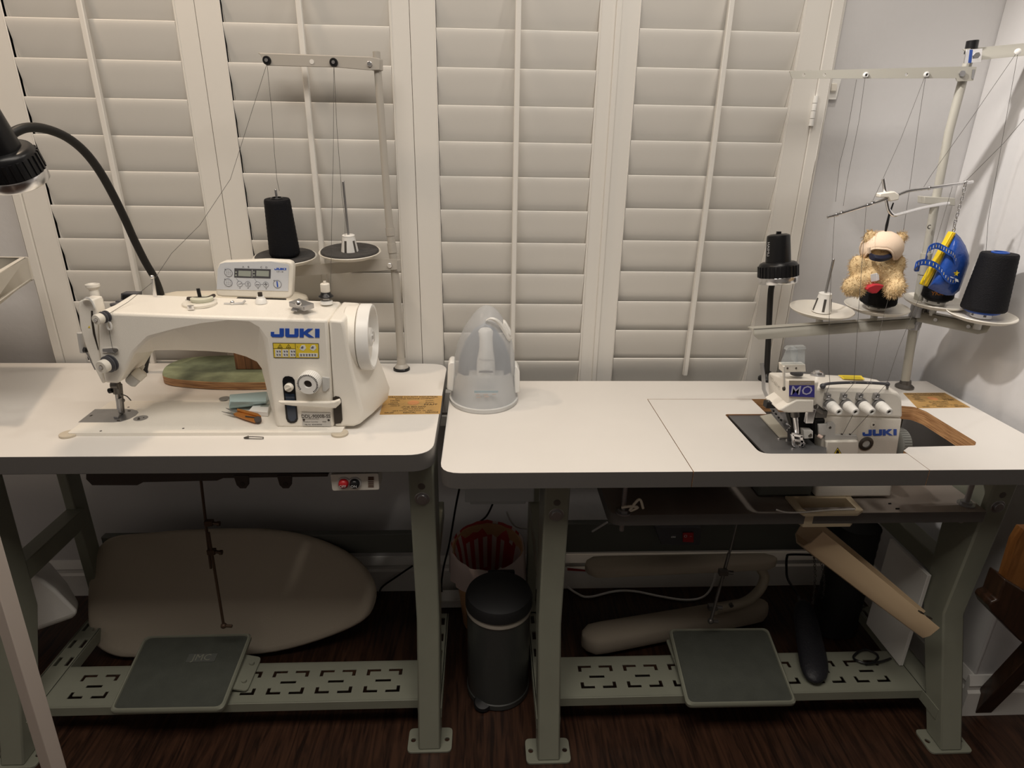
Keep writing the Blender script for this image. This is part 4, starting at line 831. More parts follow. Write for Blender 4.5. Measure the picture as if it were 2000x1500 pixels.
for x, y, r, z_, mm in ((1556, 729.5, .0125, sd_[0].z, 0),): b.lathe([(r, -.002), (r, .002), (r*.85, .003)], Z(x, y, z_), (0, 0, 1), 24)
obj('oil_cap', b, 'dgrey', head)
zb = P(1650, 760, YO).z+.002
b = B(); q = Z(1597, 732.5, zb+.002); b.lathe([(.0145, -.004), (.0145, .002), (.012, .0035)], q, (0, 0, 1), 28, 1); b.lathe([(.0115, .003), (.0095, .008), (.004, .0105), (0, .011)], q, (0, 0, 1), 24, 0); obj('oil_sight_glass', b, ['chrome', 'steel'], body)
b = B(); zdecal(b, [(1637, 733), (1682, 734), (1689, 741.5), (1647, 740.5)], zb+.0025, .0007, 0)
for k in range(3): zdecal(b, [(1645+k*2, 735.2+k*2), (1680+k*2, 735.8+k*2), (1680.6+k*2, 736.6+k*2), (1645.6+k*2, 736+k*2)], zb+.0033, .0003, 1)
obj('oil_label', b, ['yellow', mat('olive_ink', (.45, .38, .03), .6)], body, label='yellow oil label')
b = B(); yy = YO-.004; b.tube(smooth([P(x, y, yy) for x, y in ((1607, 754), (1614, 750), (1635, 748), (1668, 747), (1705, 748), (1734, 750))], 4), .0032, 8); b.ball(P(1607, 754, yy), .0058, 12, 8); b.ball(P(1733, 750.5, yy), .005, 12, 8)
for x in (1662, 1670, 1695, 1702): b.cyl(P(x, 747.5, yy-.003), P(x, 747.5, yy-.0045), .0016, n=8, m=1)
b.cyl(P(1607, 755, yy), P(1608, 757, YO+.01), .003, n=8); b.cyl(P(1733, 752, yy), P(1733, 757, YO+.01), .003, n=8); obj('thread_bar', b, ['dgrey', 'chrome'], body)
for i, x in enumerate((1617, 1648.5, 1679.5, 1712)):
    c0 = P(x, 787, YO); b = B(); ax = V((0.03, -1, -.05)).normalized()
    b.lathe([(.006, 0), (.0125, .003), (.0125, .005), (.008, .0065), (.0125, .008), (.0125, .010), (.006, .012)], c0, ax, 24, 1)
    b.lathe([(.0092, .012), (.0106, .013), (.0106, .0225), (.0100, .0232), (.0104, .024), (.0078, .041), (.0068, .0425), (.0040, .0425), (.0036, .037)], c0, ax, 28, 0); b.cyl(c0+ax*.0385, c0+ax*.039, .0042, n=14, m=2)
    kn = obj('tension_knob', b, ['white', 'steel', 'ink'], t)
    b = B(); q = P(x-2, 773, YO-.003); b.box(q.x-.005, q.x+.005, YO-.010, YO+.002, q.z-.007, q.z+.006); b.cyl(q+V((0, -.008, 0)), q+V((0, -.010, 0)), .003, n=10); obj('thread_clip', b, 'steel', kn, bevel=.001)
yb2 = YO+.0018
b = B(); juki(b, 1684.5, 839.5, 66.5, yb2, .0008, -1.5); obj('logo', b, 'blue', base_)
b = B(); c0 = P(1691, 866, yb2); b.lathe([(.0155, 0), (.0155, .0015), (.012, .003), (.009, .003), (.0085, .0005)], c0, (0, -1, 0), 30, 0); b.cyl(c0+V((0, -.0004, 0)), c0+V((0, -.0012, 0)), .008, n=24, m=1); obj('oil_gauge', b, ['dsteel', 'grey'], base_)
b = B(); c0 = P(1705, 829, yb2); b.cyl(c0, c0+V((0, -.002, 0)), .006, n=20, m=0); b.cyl(c0+V((0, -.002, 0)), c0+V((0, -.0024, 0)), .0022, n=12, m=1)
obj('screw_cap', b, ['cream', 'ink'], base_)
b = B(); F0 = [P(x, y, YO-.010) for x, y in ((1614, 862), (1677, 861), (1678, 900), (1614, 900))]; b.prism(F0, (0, .012, 0)); lc = obj('looper_cover', b, 'cream', t, bevel=.003)
b = B(); yq = YO-.0102; decal(b, [(1626.5, 889), (1636, 873.5), (1645.5, 889)], yq, .0006, 1); decal(b, [(1628.2, 888), (1636, 875.5), (1643.8, 888)], yq-.0006, .0004, 0); decal(b, [(1634, 880), (1637, 878.5), (1639.5, 885), (1632.5, 886.5)], yq-.001, .0003, 1); obj('warning_label', b, ['yellow', 'ink'], lc, label='yellow warning triangle')
b = B(); F0 = [P(x, y, YO-.004) for x, y in ((1617, 826), (1629, 826), (1632, 830), (1631, 850), (1674, 851), (1676, 859), (1611, 859))]; b.prism(F0, (0, .008, 0)); b.cyl(P(1621, 835, YO-.004), P(1621, 835, YO-.005), .0028, n=12, m=1)
for x in (1644, 1660): b.cyl(P(x, 848.5, YO-.0), P(x, 848.5, YO-.0012), .0022, n=10, m=1)
obj('hinge_bracket', b, ['grey', 'ink'], t, bevel=.0012)
hc = P(1772, 866, 1.19); b = B(); x0 = P(1764, 866, 1.16).x+.001; b.lathe([(.030, 0), (.033, .002), (.033, .020), (.028, .022), (.01, .022)], (x0, 1.19, hc.z), (1, 0, 0), 36)
for k in range(36):
    a = 2*pi*k/36; b.bar(V((x0+.003, 1.19+.033*cos(a), hc.z+.033*sin(a))), V((x0+.019, 1.19+.033*cos(a), hc.z+.033*sin(a))), .0022, .002, (0, cos(a), sin(a)))
obj('hand_wheel', b, mat('ribbed_grey', (.25, .255, .24), .45), t)
b = B(); b.box(.68, .90, 1.29, 1.34, .63, .74); b.box(.60, .72, 1.16, 1.28, .625, .742); obj('motor_block', b, 'standd', t, bevel=.004)
# plate, foot, knife side and looper works
b = B(); zp = T2-.003; xp_ = [Z(x, y, zp) for x, y in ((1420, 809), (1487, 879), (1497, 886.5), (1614, 888), (1614, 874), (1588, 868), (1538, 808))]; b.prism(xp_, (0, 0, -.004)); b.box(.60, .70, 1.115, 1.28, .735, zp-.004); obj('cloth_plate', b, 'plate', t)
b = B(); xp_ = [Z(x, y, T2+.001) for x, y in ((1484.5, 812), (1523.5, 853.5), (1544, 853), (1506, 808))]; b.prism(xp_, (0, 0, -.003)); obj('side_plate', b, mat('pale_plate', (.52, .50, .43), .4), t)
b = B(); 
for x, y in ((1521.5, 858), (1537.5, 860), (1548, 877)): q = Z(x, y, zp); b.lathe([(.0038, -.001), (.0034, .0018), (.0015, .0026)], q, (0, 0, 1), 14)
obj('plate_screw', b, 'chrome', t)
b = B(); q = Z(1557, 874, zp); yk = q.y
b.cyl(P(1553, 811, yk+.01), P(1556, 846, yk+.006), .0052, n=14, m=1); b.cyl(P(1552, 799, yk+.012), P(1553, 814, yk+.01), .0085, n=14, m=0)
for (x0_, y0_, x1_, y1_) in ((1547, 848, 1567, 852), (1549, 858, 1569, 862), (1547, 848, 1550, 870), (1564, 850, 1566, 872), (1550, 869, 1562, 873), (1560, 873, 1571, 864)): b.bar(P(x0_, y0_, yk), P(x1_, y1_, yk), .006, .006, (0, -1, 0), 1)
b.box(-.006, .006, -.006, .006, -.01, .01, 0, MX.Translation(P(1562, 868, yk+.008))); obj('presser_foot', b, ['dsteel', 'chrome'], t, bevel=.0008)
b = B(); b.prism([P(x, y, yk+.004) for x, y in ((1570, 841), (1588, 842), (1588, 856), (1571, 857))], (0, .016, 0)); b.cyl(P(1582, 850, yk+.004), P(1582, 850, yk+.003), .0042, n=14, m=1); obj('foot_clamp', b, ['grey', 'ink'], t, bevel=.0015)
b = B(); b.cyl(P(1580, 784, yk+.015), P(1580, 822, yk+.012), .0045, n=12, m=0); b.box(-.008, .008, -.004, .006, -.016, .016, 1, MX.Translation(P(1582, 812, yk+.01))); b.cyl(P(1590, 795, yk+.015), P(1606, 808, yk+.02), .009, n=14, m=0); b.box(-.012, .012, -.01, .02, -.008, .008, 0, MX.Translation(P(1600, 806, yk+.02))); obj('needle_clamp', b, ['dsteel', 'chrome'], t, bevel=.001)
b = B(); b.prism([P(x, y, yk+.02) for x, y in ((1592, 819), (1608, 817), (1616, 826), (1608, 850), (1594, 850))], (0, .02, 0)); b.prism([P(x, y, yk+.018) for x, y in ((1596, 827), (1613, 826), (1612, 848), (1597, 848))], (0, -.006, 0), 1); b.cyl(P(1597, 850, yk+.01), P(1606, 855, yk+.004), .004, n=12, m=2); obj('knife_holder', b, ['blackm', 'grey', mat('pink_grip', (.55, .42, .36), .5)], t, bevel=.001)
b = B(); F_ = [P(x, y, yk+.05) for x, y in ((1540, 806), (1612, 806), (1614, 868), (1556, 862))]; b.prism(F_, (0, .02, 0)); obj('works_housing', b, 'blackm', t)
b = B(); xk = XH-.012; pts = [(1487, 709), (1490, 735), (1491, 760), (1500, 782)]
b.loft([[XP(x+dx, y, xk)+V((dd, 0, 0)) for dx, dd in ((-3, 0), (3, 0), (3, .002), (-3, .002))] for x, y in pts]); b.loft([[P(x+dx, y+dy, yk+.03)+V((0, dd, 0)) for dx, dy, dd in ((-4, 3, 0), (4, -3, 0), (4, -3, .003), (-4, 3, .003))] for x, y in ((1500, 785), (1515, 805), (1532, 825), (1540, 840))])
b.box(-.012, .008, -.006, .01, -.006, .006, 1, MX.Translation(P(1506, 790, yk+.03)))
for x, y in ((1511, 803), (1516, 809), (1521, 816), (1526, 821)): b.cyl(P(x, y, yk+.028), P(x, y, yk+.0275), .0022, n=8, m=1)
b.tube([P(x, y, yk+.025) for x, y in ((1535, 826), (1543, 833), (1538, 840), (1545, 846))], .002, 6, 2); b.cyl(P(1542, 838, yk+.02), P(1542, 862, yk+.01), .004, n=10, m=1)
obj('tape_guide', b, ['steel', 'blackm', 'chrome'], t)
b = B(); zt_ = sd_[0].z; yy = sd_[0].y+.02
b.prism([P(x, y, yy) for x, y in ((1536, 684), (1572, 684), (1572, 708), (1526, 708))], (0, .0025, 0)); b.prism([P(x, y, yy) for x, y in ((1536, 684), (1575, 682), (1574, 677), (1541, 678))], (0, .012, 0)); b.prism([P(1526, 708, yy), P(1572, 708, yy), P(1572, 708, yy+.03), P(1526, 708, yy+.03)], (0, 0, -.0025)); b.prism([P(x, y, yy) for x, y in ((1553, 683), (1558, 682), (1559, 708), (1554, 708))], (0, .02, 0)); es = obj('eye_shield', b, 'clear', t)
b = B(); b.prism([P(x, y, yy) for x, y in ((1528, 713), (1573, 712), (1574, 726), (1529, 727))], (0, .018, 0)); b.bar(P(1531, 715, yl), P(1531, 757, yl), .004, .005, (0, -1, 0)); b.cyl(P(1529.5, 759, yl-.002), P(1532.5, 759, yl-.002), .0045, n=14, m=1)
for x in (1538, 1555): b.cyl(P(x, 719, yy), P(x, 719, yy-.001), .002, n=8, m=1)
obj('shield_bracket', b, ['creams', 'ink'], es, bevel=.001)
# ================================================================ two-arm thread stand on the right table
t = T3 = thing('thread_stand', 'pale thread stand with two arms and four white discs beside the overlock machine', 'thread stand', Z(1765, 757, T2))
pb = Z(1766, 757, T2); YR = pb.y
pl = [P(x, y, YR) for x, y in ((1766, 757), (1784, 640), (1805, 520), (1826, 400), (1853, 260), (1882, 150), (1897, 100))]
b = B(); b.tube(pl[:3], .0105, 16); b.tube(pl[2:], .0092, 16); b.cyl(pl[2]+(pl[1]-pl[2])*.12, pl[2]+(pl[3]-pl[2])*.22, .0122, n=18); obj('pole', b, 'pole2', t)
b = B(); b.lathe([(.022, -.001), (.022, .004), (.014, .010), (.012, .02)], (pb.x, pb.y, T2+.001), (0, 0, 1), 28); obj('pole_base', b, 'dsteel', t)
b = B(); b.cyl(P(1895, 105, YR), P(1900, 79, YR), .0118, n=20); obj('pole_cap', b, 'black', t, bevel=.001)
b = B(); c0 = P(1802, 520, YR-.012)
# lower arms, discs, holders
zA = .938
pcl = P(1783, 637, YR); e1 = Z(1465, 645, zA+.006); e2 = Z(1934, 652, zA+.008)
b = B(); d = V((e1.x-pcl.x, e1.y-pcl.y, 0)).normalized(); A_ = V((pcl.x, pcl.y, zA))+d*-.012; E_ = V((e1.x, e1.y, zA))
nrm = V((-d.y, d.x, 0)); nrm = -nrm if nrm.y > 0 else nrm
A2, E2 = A_+nrm*.0125, E_+nrm*.0125; up_ = V((0, 0, 1))
b.prism([A2+up_*.012, E2+up_*.012, E2+d*-.004-up_*.004, E2-d*.018-up_*.014, A2-up_*.014], -nrm*.0022); b.prism([A2+up_*.012, E2+up_*.012, E2+up_*.012-nrm*.022, A2+up_*.012-nrm*.022], -up_*.0022); arm1 = obj('spool_arm', b, 'pole2', t)
b = B(); b.cyl(A2-d*-.02+nrm*.0, A2+d*.02+nrm*.004, .005, n=12); obj('arm_screw', b, 'steel', arm1)
b = B(); d2_ = V((e2.x-pcl.x, e2.y-pcl.y, 0)).normalized(); A_ = V((pcl.x, pcl.y, zA+.018)); E_ = V((e2.x, e2.y, zA+.018)); n2 = V((-d2_.y, d2_.x, 0)); n2 = -n2 if n2.y > 0 else n2
A3, E3 = A_+n2*.0125, E_+n2*.0125
b.prism([A3+up_*.012, E3+up_*.012, E3-d2_*.004-up_*.006, E3-d2_*.02-up_*.014, A3-up_*.014], -n2*.0022); b.prism([A3+up_*.012, E3+up_*.012, E3+up_*.012-n2*.022, A3+up_*.012-n2*.022], -up_*.0022); arm2 = obj('spool_arm', b, 'pole2', t)
for k in (.05, .12): b = B(); b.cyl(A3+d2_*k, A3+d2_*k+n2*.003, .0045, n=12); obj('arm_screw', b, 'steel', arm2)
b = B(); b.lathe([(.0155, -.02), (.0155, .045)], (pcl.x, pcl.y, zA), (0, 0, 1), 20); b.box(-.016, .016, -.02, -.008, -.016, .012, 0, MX.Translation((pcl.x+.002, pcl.y, zA+.03))); b.cyl(V((pcl.x+.004, pcl.y-.02, zA+.032)), V((pcl.x+.004, pcl.y-.024, zA+.032)), .006, n=12, m=1); obj('arm_clamp', b, ['steel', 'dsteel'], t, bevel=.001)
D = {}
for k, (x, y, zz, r, hold) in enumerate(((1604, 608, .972, .0725, True), (1711, 602, .974, .0725, True), (1826, 592, .993, .069, True), (1915, 618, .985, .070, True))):
    c0 = Z(x, y, zz); D[k] = disc_set(t, c0, r, .06, False, hold, .125 if k == 0 else .10); D[k] = (c0, D[k][1])
    b = B(); b.cyl(c0+V((0, 0, -.03)), c0+V((0, 0, -.008)), .008, n=14); obj('disc_stem', b, 'grey', t)
TOPG = 'thread cones on the two-arm stand'
c0, ax = D[1]; cone('thread_cone', 'black thread cone under the seated teddy bear', c0+ax*.014, ax, .041, .031, .10, 'thread', 'black', TOPG)
c0, ax = D[2]; tc = cone('thread_cone', 'black thread cone with orange print behind the blue mini bag', c0+ax*.014, ax, .034, .028, .10, 'thread', 'black', TOPG)
b = B(); yc = c0.y-.0355; textb(b, 'YKK', .012, FACE(P(1831, 573.5, yc)), 0, 1.3, .0004); obj('cone_print', b, 'orange', tc)
c0, ax = D[3]; cone('thread_cone', 'large black thread cone with blue core at the right wall', c0+ax*.016, (0.01, 0, 1), .0445, .036, .128, 'thread', 'bagb', TOPG)
# upper guide arms
b = B(); yg = YR-.013
L = [(1541, 139), (1880, 130), (1906, 131), (1899, 158), (1868, 159), (1866, 153), (1546, 153.5)]
hx = [(1568.5, 146.5), (1609, 146.5), (1690.5, 147), (1769, 146), (1809, 146)]
o0 = P(1541, 146, yg); lp = [(q.x, q.z) for q in [P(x, y, yg) for x, y in L]]
def hole(x, y, r): q = P(x, y, yg); return [(q.x+r*cos(a), q.z+r*sin(a)) for a in [2*pi*k/12 for k in range(12)]]
T = MX(((1, 0, 0, 0), (0, 0, -1, yg), (0, 1, 0, 0), (0, 0, 0, 1)))
b.plate(lp, [hole(x, y, .0034) for x, y in hx], 0, .0025, 0, T); b.prism([P(1541, 139, yg), P(1880, 130, yg), P(1880, 130, yg+.02), P(1541, 139, yg+.02)], (0, 0, -.0022)); g1 = obj('guide_arm', b, 'pole2', t)
for x, y in ((1690.5, 147), (1809, 146)):
    b = B(); c0 = P(x, y, yg-.003); b.lathe([(.0062, 0), (.0062, .002), (.004, .004), (.0028, .004), (.0025, 0)], c0, (0, -1, 0), 20); obj('thread_eyelet', b, 'grey', g1)
b = B(); c0 = P(1878, 144, yg-.0025); b.cyl(c0, c0+V((0, -.004, 0)), .0065, n=6); decal(b, [(1899, 136), (1904, 135), (1901, 154), (1897, 154)], yg-.003, .0008); obj('arm_screw', b, 'steel', g1)
b = B(); y2 = YR-.012; S, E_ = P(1884, 95, y2), XP(2004, 92, 1.205)
b.prism([P(1880, 96, y2), XP(2030, 82, 1.21), XP(2030, 106, 1.21), P(1915, 117, y2), P(1914, 118, y2)], (0, .0024, 0)); b.prism([P(1880, 96, y2), XP(2030, 82, 1.21), XP(2030, 82, 1.21)+V((-.02, .02, 0)), P(1880, 96, y2+.025)], (0, 0, -.0022)); g2 = obj('guide_arm', b, 'pole2', t)
b = B(); b.prism([P(x, y, y2-.003) for x, y in ((1886, 97), (1917, 95), (1914, 121), (1881, 124))], (0, -.003, 0)); b.cyl(P(1908, 108, y2-.006), P(1908, 108, y2-.011), .0065, n=6, m=1); b.prism([P(x, y, y2-.006) for x, y in ((1894, 97), (1900, 97), (1897, 123), (1891, 123))], (0, -.0006, 0), 2); obj('clamp_plate', b, ['chrome', 'steel', 'bagb'], t, bevel=.0015)
b = B(); c0 = P(1987, 101, y2-.06); b.lathe([(.006, 0), (.006, .003), (.003, .005)], c0, (-.3, -1, 0), 16); obj('thread_eyelet', b, 'white', g2)
# chrome tension rod
b = B(); cl = [P(x, y, YR-.012) for x, y in ((1806, 384), (1866, 387), (1866, 402), (1806, 398))]; b.prism(cl, (0, .026, 0)); br_ = obj('rod_clamp', b, 'pole2', t, bevel=.001)
yr = 1.385
b = B(); b.tube(smooth([P(1853, 397, YR-.016), P(1840, 398, YR-.02), P(1800, 406, 1.42), P(1760, 417, yr+.01), P(1745, 420, yr), P(1737, 412, yr), P(1733, 398, yr), P(1725, 349, yr)], 5), .004, 10); b.tube(smooth([P(x, y, yr-.006) for x, y in ((1616, 424), (1680, 405), (1745, 384), (1775, 373), (1815, 367), (1900, 355))], 4), .0034, 10)
for x, y in ((1634, 419), (1644, 415), (1695, 400), (1704, 396), (1815, 367), (1886, 356)): q = P(x, y, yr-.006); b.cyl(q+V((-.002, 0, -.0005)), q+V((.002, 0, .0005)), .0046, n=12)
obj('tension_rod', b, 'chrome', t)
b = B(); b.prism([P(x, y, yr-.012) for x, y in ((1719, 378), (1748, 374), (1757, 380), (1756, 390), (1739, 394), (1735, 386), (1719, 386))], (0, .018, 0)); obj('rod_block', b, 'creams', t, bevel=.002)
b = B(); q = P(1815, 443, YR-.013); b.tube([q+V((.004*cos(a), -.001, .004*sin(a))) for a in [radians(60+20*k) for k in range(13)]], .0012, 6); obj('thread_hook', b, 'dsteel', t)
# ================================================================ teddy bear, seen from behind
t = thing('teddy_bear', 'golden teddy bear in a beige cap hanging by a black cord over a thread cone', 'teddy bear', P(1711, 575, 1.40))
YT = 1.395; K = (P(1760, 520, YT)-P(1660, 520, YT)).length/100
def bp(x, y, dy=0): return P(x, y, YT+dy)
balls = [(bp(1712, 530), (.043, .034, .036), 0), (bp(1709, 516), (.040, .034, .032), 0), (bp(1677, 528, -.012), (.020, .019, .035), 20), (bp(1746, 527, -.004), (.020, .019, .035), -16),
         (bp(1686, 547, -.024), (.034, .021, .022), 28), (bp(1665, 559, -.04), (.0215, .020, .0215), 0), (bp(1741, 546, -.024), (.030, .021, .025), -42), (bp(1750, 561, -.04), (.0205, .020, .0215), 0), (bp(1674, 566, -.04), (.016, .016, .016), 0), (bp(1743, 568, -.04), (.017, .016, .016), 0),
         (bp(1721, 484), (.036, .034, .032), 0), (bp(1700, 466, -.004), (.0165, .010, .019), 30), (bp(1757, 467, .004), (.0135, .010, .018), -25)]
b = B()
for c, r, a in balls: b.ball(c, r, 18, 12, 0, MX.Rotation(radians(-a), 4, 'Y'))
o = obj('body', b, 'fur', t); md = o.modifiers.new('rm', 'REMESH'); md.mode = 'VOXEL'; md.voxel_size = .0028; md.use_smooth_shade = True
md = o.modifiers.new('sm', 'SMOOTH'); md.iterations = 6; md.factor = .6
b = B(); rnd = random.Random(3)
for c, r, a in balls:
    R_ = MX.Rotation(radians(-a), 3, 'Y'); n = int(26000*(r[0]*r[2]+r[1]*r[2]+r[0]*r[1]))*5+140
    for k in range(n):
        u = V((rnd.gauss(0, 1), rnd.gauss(0, 1), rnd.gauss(0, 1))).normalized(); p = c+R_ @ V((u.x*r[0], u.y*r[1], u.z*r[2]))*.985
        if u.y > .6: continue
        nn = (R_ @ V((u.x/r[0], u.y/r[1], u.z/r[2]))).normalized(); dd = (nn+V((rnd.gauss(0, .35), rnd.gauss(0, .35), rnd.gauss(0, .35)-.35))).normalized(); sd = dd.cross(V((rnd.random(), rnd.random(), rnd.random()))).normalized()*.0007; L = .0045+.0045*rnd.random()
        b.add([p-sd, p+sd, p+dd*L], [(0, 1, 2)])
obj('fur', b, 'fur', o, kind='stuff')
b = B(); cc = bp(1722, 483, -.003); L = []
def bot(q):
    d_ = (q*180/pi-240+540) % 360-180; return -34+40*math.exp(-(d_/40)**4)
for k in range(9):
    L.append([cc+V((.0445*cos(a)*cos(q), .040*cos(a)*sin(q), .038*sin(a)-.002)) for q, a in [(2*pi*j/48, radians(bot(2*pi*j/48)+(88-bot(2*pi*j/48))*k/8)) for j in range(48)]])
b.loft(L, False); b.add([cc+V((0, 0, .0375))]+L[-1], [(0, 1+i, 1+(i+1) % 48) for i in range(48)])
cp_ = obj('cap', b, 'cap', t); md = cp_.modifiers.new('s', 'SOLIDIFY'); md.thickness = .0015; md.offset = 1
b = B(); rim = [cc+V((.0452*cos(a)*cos(q), .0408*cos(a)*sin(q), .0385*sin(a)-.002)) for q, a in [(radians(188+104*j/24), radians(bot(radians(188+104*j/24)))) for j in range(25)]]; b.tube(rim, .0022, 8); obj('cap_trim', b, 'cap', cp_)
b = B(); arc = smooth([P(x, y, YT-yy) for x, y, yy in ((1699, 499, .030), (1706, 503, .040), (1722, 505, .044), (1738, 501, .040), (1744, 497, .032))], 4)
b.loft([[p+V((0, 0, .007)), p+V((0, -.003, 0)), p+V((0, 0, -.007)), p+V((0, .004, 0))] for p in arc]); obj('collar', b, 'navy', t)
b = B(); decal(b, [(1693, 482), (1698, 480), (1699, 494), (1694, 496)], YT-.05, .006); obj('cap_flap', b, 'cap', cp_, bevel=.002)
b = B(); b.prism([P(x, y, YT-.047) for x, y in ((1700, 536), (1713, 533), (1715, 548), (1701, 550))], (0, -.0015, 0)); b.prism([P(x, y, YT-.0485) for x, y in ((1712, 534), (1716, 536), (1717, 546), (1713, 548))], (0, -.001, 0)); obj('cloth_tag', b, 'paper', t)
b = B(); b.prism([P(x, y, YT-.058) for x, y in ((1697, 561), (1710, 556), (1726, 557), (1727, 559), (1713, 573), (1704, 573.5), (1693, 566))], (0, .02, 0)); obj('felt_patch', b, 'felt', t, bevel=.002)
b = B(); b.tube([P(x, y, YT-.01) for x, y in ((1729, 455), (1732, 440), (1737, 418), (1745, 396))], [.0022, .0032, .0022, .0015], 8); obj('hanging_cord', b, 'black', t)
# ================================================================ blue mini bag on its chain
t = thing('mini_bag', 'small blue woven bag with yellow zip hanging by a chain from the chrome rod', 'bag charm', P(1850, 560, 1.375))
YB_ = 1.375
ou = [(1866, 454), (1876, 464), (1886, 480), (1893, 500), (1893, 515), (1886, 535), (1880, 552), (1874, 568), (1862, 577), (1848, 577), (1835, 573), (1812, 562), (1820, 548), (1834, 518), (1846, 492), (1858, 468)]
cx = sum(q[0] for q in ou)/len(ou); cy = sum(q[1] for q in ou)/len(ou)
lv = lambda k, dy: [P(cx+(x-cx)*k, cy+(y-cy)*k, YB_+dy) for x, y in ou]
b = B(); b.loft([lv(.35, -.022), lv(.68, -.017), lv(.9, -.008), lv(1, 0), lv(.9, .010), lv(.6, .02), lv(.3, .024)]); bd = obj('bag_body', b, 'bagb', t, ang=60)
b = B(); 
zq = [(1860, 453), (1868, 455), (1812, 560), (1802, 557)]
b.prism([P(x, y, YB_-.007) for x, y in zq], (0, .014, 0)); zp_ = obj('zip', b, 'bagy', t, bevel=.0015)
b = B(); b.bar(P(1864, 456, YB_-.008), P(1808, 556, YB_-.008), .0025, .002, (0, -1, 0)); obj('zip_teeth', b, mat('amber_zip', (.62, .40, .02), .5), zp_)
def strap(pts, w, nm):
    b = B(); pp = smooth([P(x, y, Yv) for x, y, Yv in pts], 5); b.loft([[p+V((0, 0, w)), p+V((0, -.001, -w)), p+V((0, .0012, -w)), p+V((0, .0014, w))] for p in pp]); s_ = obj(nm, b, 'bagb', t)
    return s_, pp
s1, pp = strap(((1867, 512, YB_-.026), (1862, 498, YB_-.026), (1852, 491, YB_-.024), (1840, 484, YB_-.016), (1828, 480, YB_-.014), (1814, 486, YB_-.012), (1809, 500, YB_-.012), (1811, 508, YB_-.01)), .0068, 'handle_strap')
s2, pp2 = strap(((1869, 548, YB_-.02), (1858, 549, YB_-.025), (1846, 540, YB_-.026), (1836, 526, YB_-.02), (1822, 516, YB_-.016), (1803, 512, YB_-.012), (1789, 517, YB_-.014), (1788, 524, YB_-.008), (1796, 524, YB_-.004)), .0068, 'handle_strap')
for s_, q in ((s1, pp), (s2, pp2)):
    b = B()
    for i in range(2, len(q)-3, 2):
        p, r_ = q[i], q[i+1]; dd = (r_-p)*.35; b.add([p+V((0, -.0022, .003)), p+dd+V((0, -.0022, .003)), p+dd+V((0, -.003, -.003)), p+V((0, -.003, -.003))], [(0, 1, 2, 3)], i//2 % 2)
    obj('strap_print', b, ['bagy', 'paper'], s_)
b = B(); c0 = P(1868, 534, YB_-.022); b.add([c0+V((r*sin(a), 0, r*cos(a))) for a, r in [(2*pi*k/10, .0075 if k % 2 == 0 else .0035) for k in range(10)]], [tuple(range(10))], 0); b.prism([P(x, y, YB_-.022) for x, y in ((1857, 540), (1871, 546), (1872, 551), (1853, 545))], (0, -.0006, 0), 1); obj('star_print', b, ['bagy', 'paper'], bd)
b = B(); pts = [(1885, 361), (1883, 371), (1881, 380), (1879, 388), (1876, 396), (1874, 404), (1872, 412), (1870, 419), (1868, 426), (1866, 433), (1864, 441), (1863, 449)]
for i, (x, y) in enumerate(pts):
    c0 = P(x, y, YB_-.004); u = V((0, 0, 1)); v = V((1, 0, 0)) if i % 2 else V((.3, 1, 0)).normalized(); r1 = .0085 if i in (0, 10) else .0052
    b.tube([c0+(u*r1*cos(a)+v*r1*.6*sin(a)) for a in [2*pi*k/12 for k in range(13)]], .0011, 6)
obj('chain', b, 'chrome', t)
# ================================================================ sewing threads
def strand(label, pts, r=.00045):
    b = B(); pp = [P(*q) if len(q) == 3 else V(q[0]) for q in pts]; b.tube(pp, r, 5); tag(obj('sewing_thread', b, 'strand'), label, 'thread', 'threads on the stands')
e1_ = (521.5, 124, YQ-.018); e2_ = (652, 124, YQ-.018)
strand('dark thread from the black cone up to the left eyelet of the lockstitch stand', [(545.5, 373, d1.y), (541, 352, d1.y), (536, 300, d1.y), (531, 220, d1.y), e1_])
strand('dark thread slanting from the left eyelet down to the lockstitch machine needle side', [e1_, (450, 350, 1.45), (390, 440, 1.40), (335, 495, 1.35), (297, 552, 1.262), (250, 590, 1.21), (214, 612, 1.15)])
strand('dark thread hanging straight from the right eyelet to the bobbin winder tension', [e2_, (651, 300, YQ-.06), (648, 430, YQ-.11), (647, 500, YQ-.13), (645, 580, 1.26)])
strand('dark thread from the right eyelet down to the empty spindle disc', [e2_, (658, 250, YQ-.02), (668, 385, YQ-.02), (674, 430, YQ-.02), (674, 477, YQ-.02)])
strand('thread from the tension hook down to the lower tension knob', [(213, 645, 1.149), (220, 683, 1.147), (225, 695, 1.138)])
yg_ = yg-.004
strand('thread hanging loose on the left below the upper guide arm', [(1673, 155, yg_), (1654, 265, yg_), (1640, 320, yg_), (1632, 394, yg_)])
strand('wavy thread below the left eyelet of the two-arm stand', [(1690, 148, yg_), (1678, 235, yg_), (1665, 300, yg_), (1655, 350, yg_), (1647, 402, 1.39)])
strand('thread slanting from the second eyelet to the chrome rod', [(1807, 148, yg_), (1760, 270, 1.41), (1724, 350, 1.39), (1703, 396, 1.385)])
strand('thread falling from the second eyelet behind the teddy bear', [(1808, 148, yg_), (1794, 240, yg_), (1775, 380, yg_), (1757, 500, 1.43), (1720, 640, 1.3), (1700, 747, YO)])
strand('thread slanting from the right eyelet across the wall to the rod end', [(1985, 104, y2-.06), (1905, 220, 1.42), (1820, 340, 1.40), (1800, 372, 1.385)])
strand('thread from the right eyelet down behind the large black cone', [(1988, 104, y2-.06), (1960, 260, 1.37), (1930, 430, 1.37), (1925, 500, 1.36)])
strand('thread running from the picture edge to the end of the chrome rod', [(2004, 228, 1.30), (1960, 280, 1.34), (1886, 354, 1.378)])
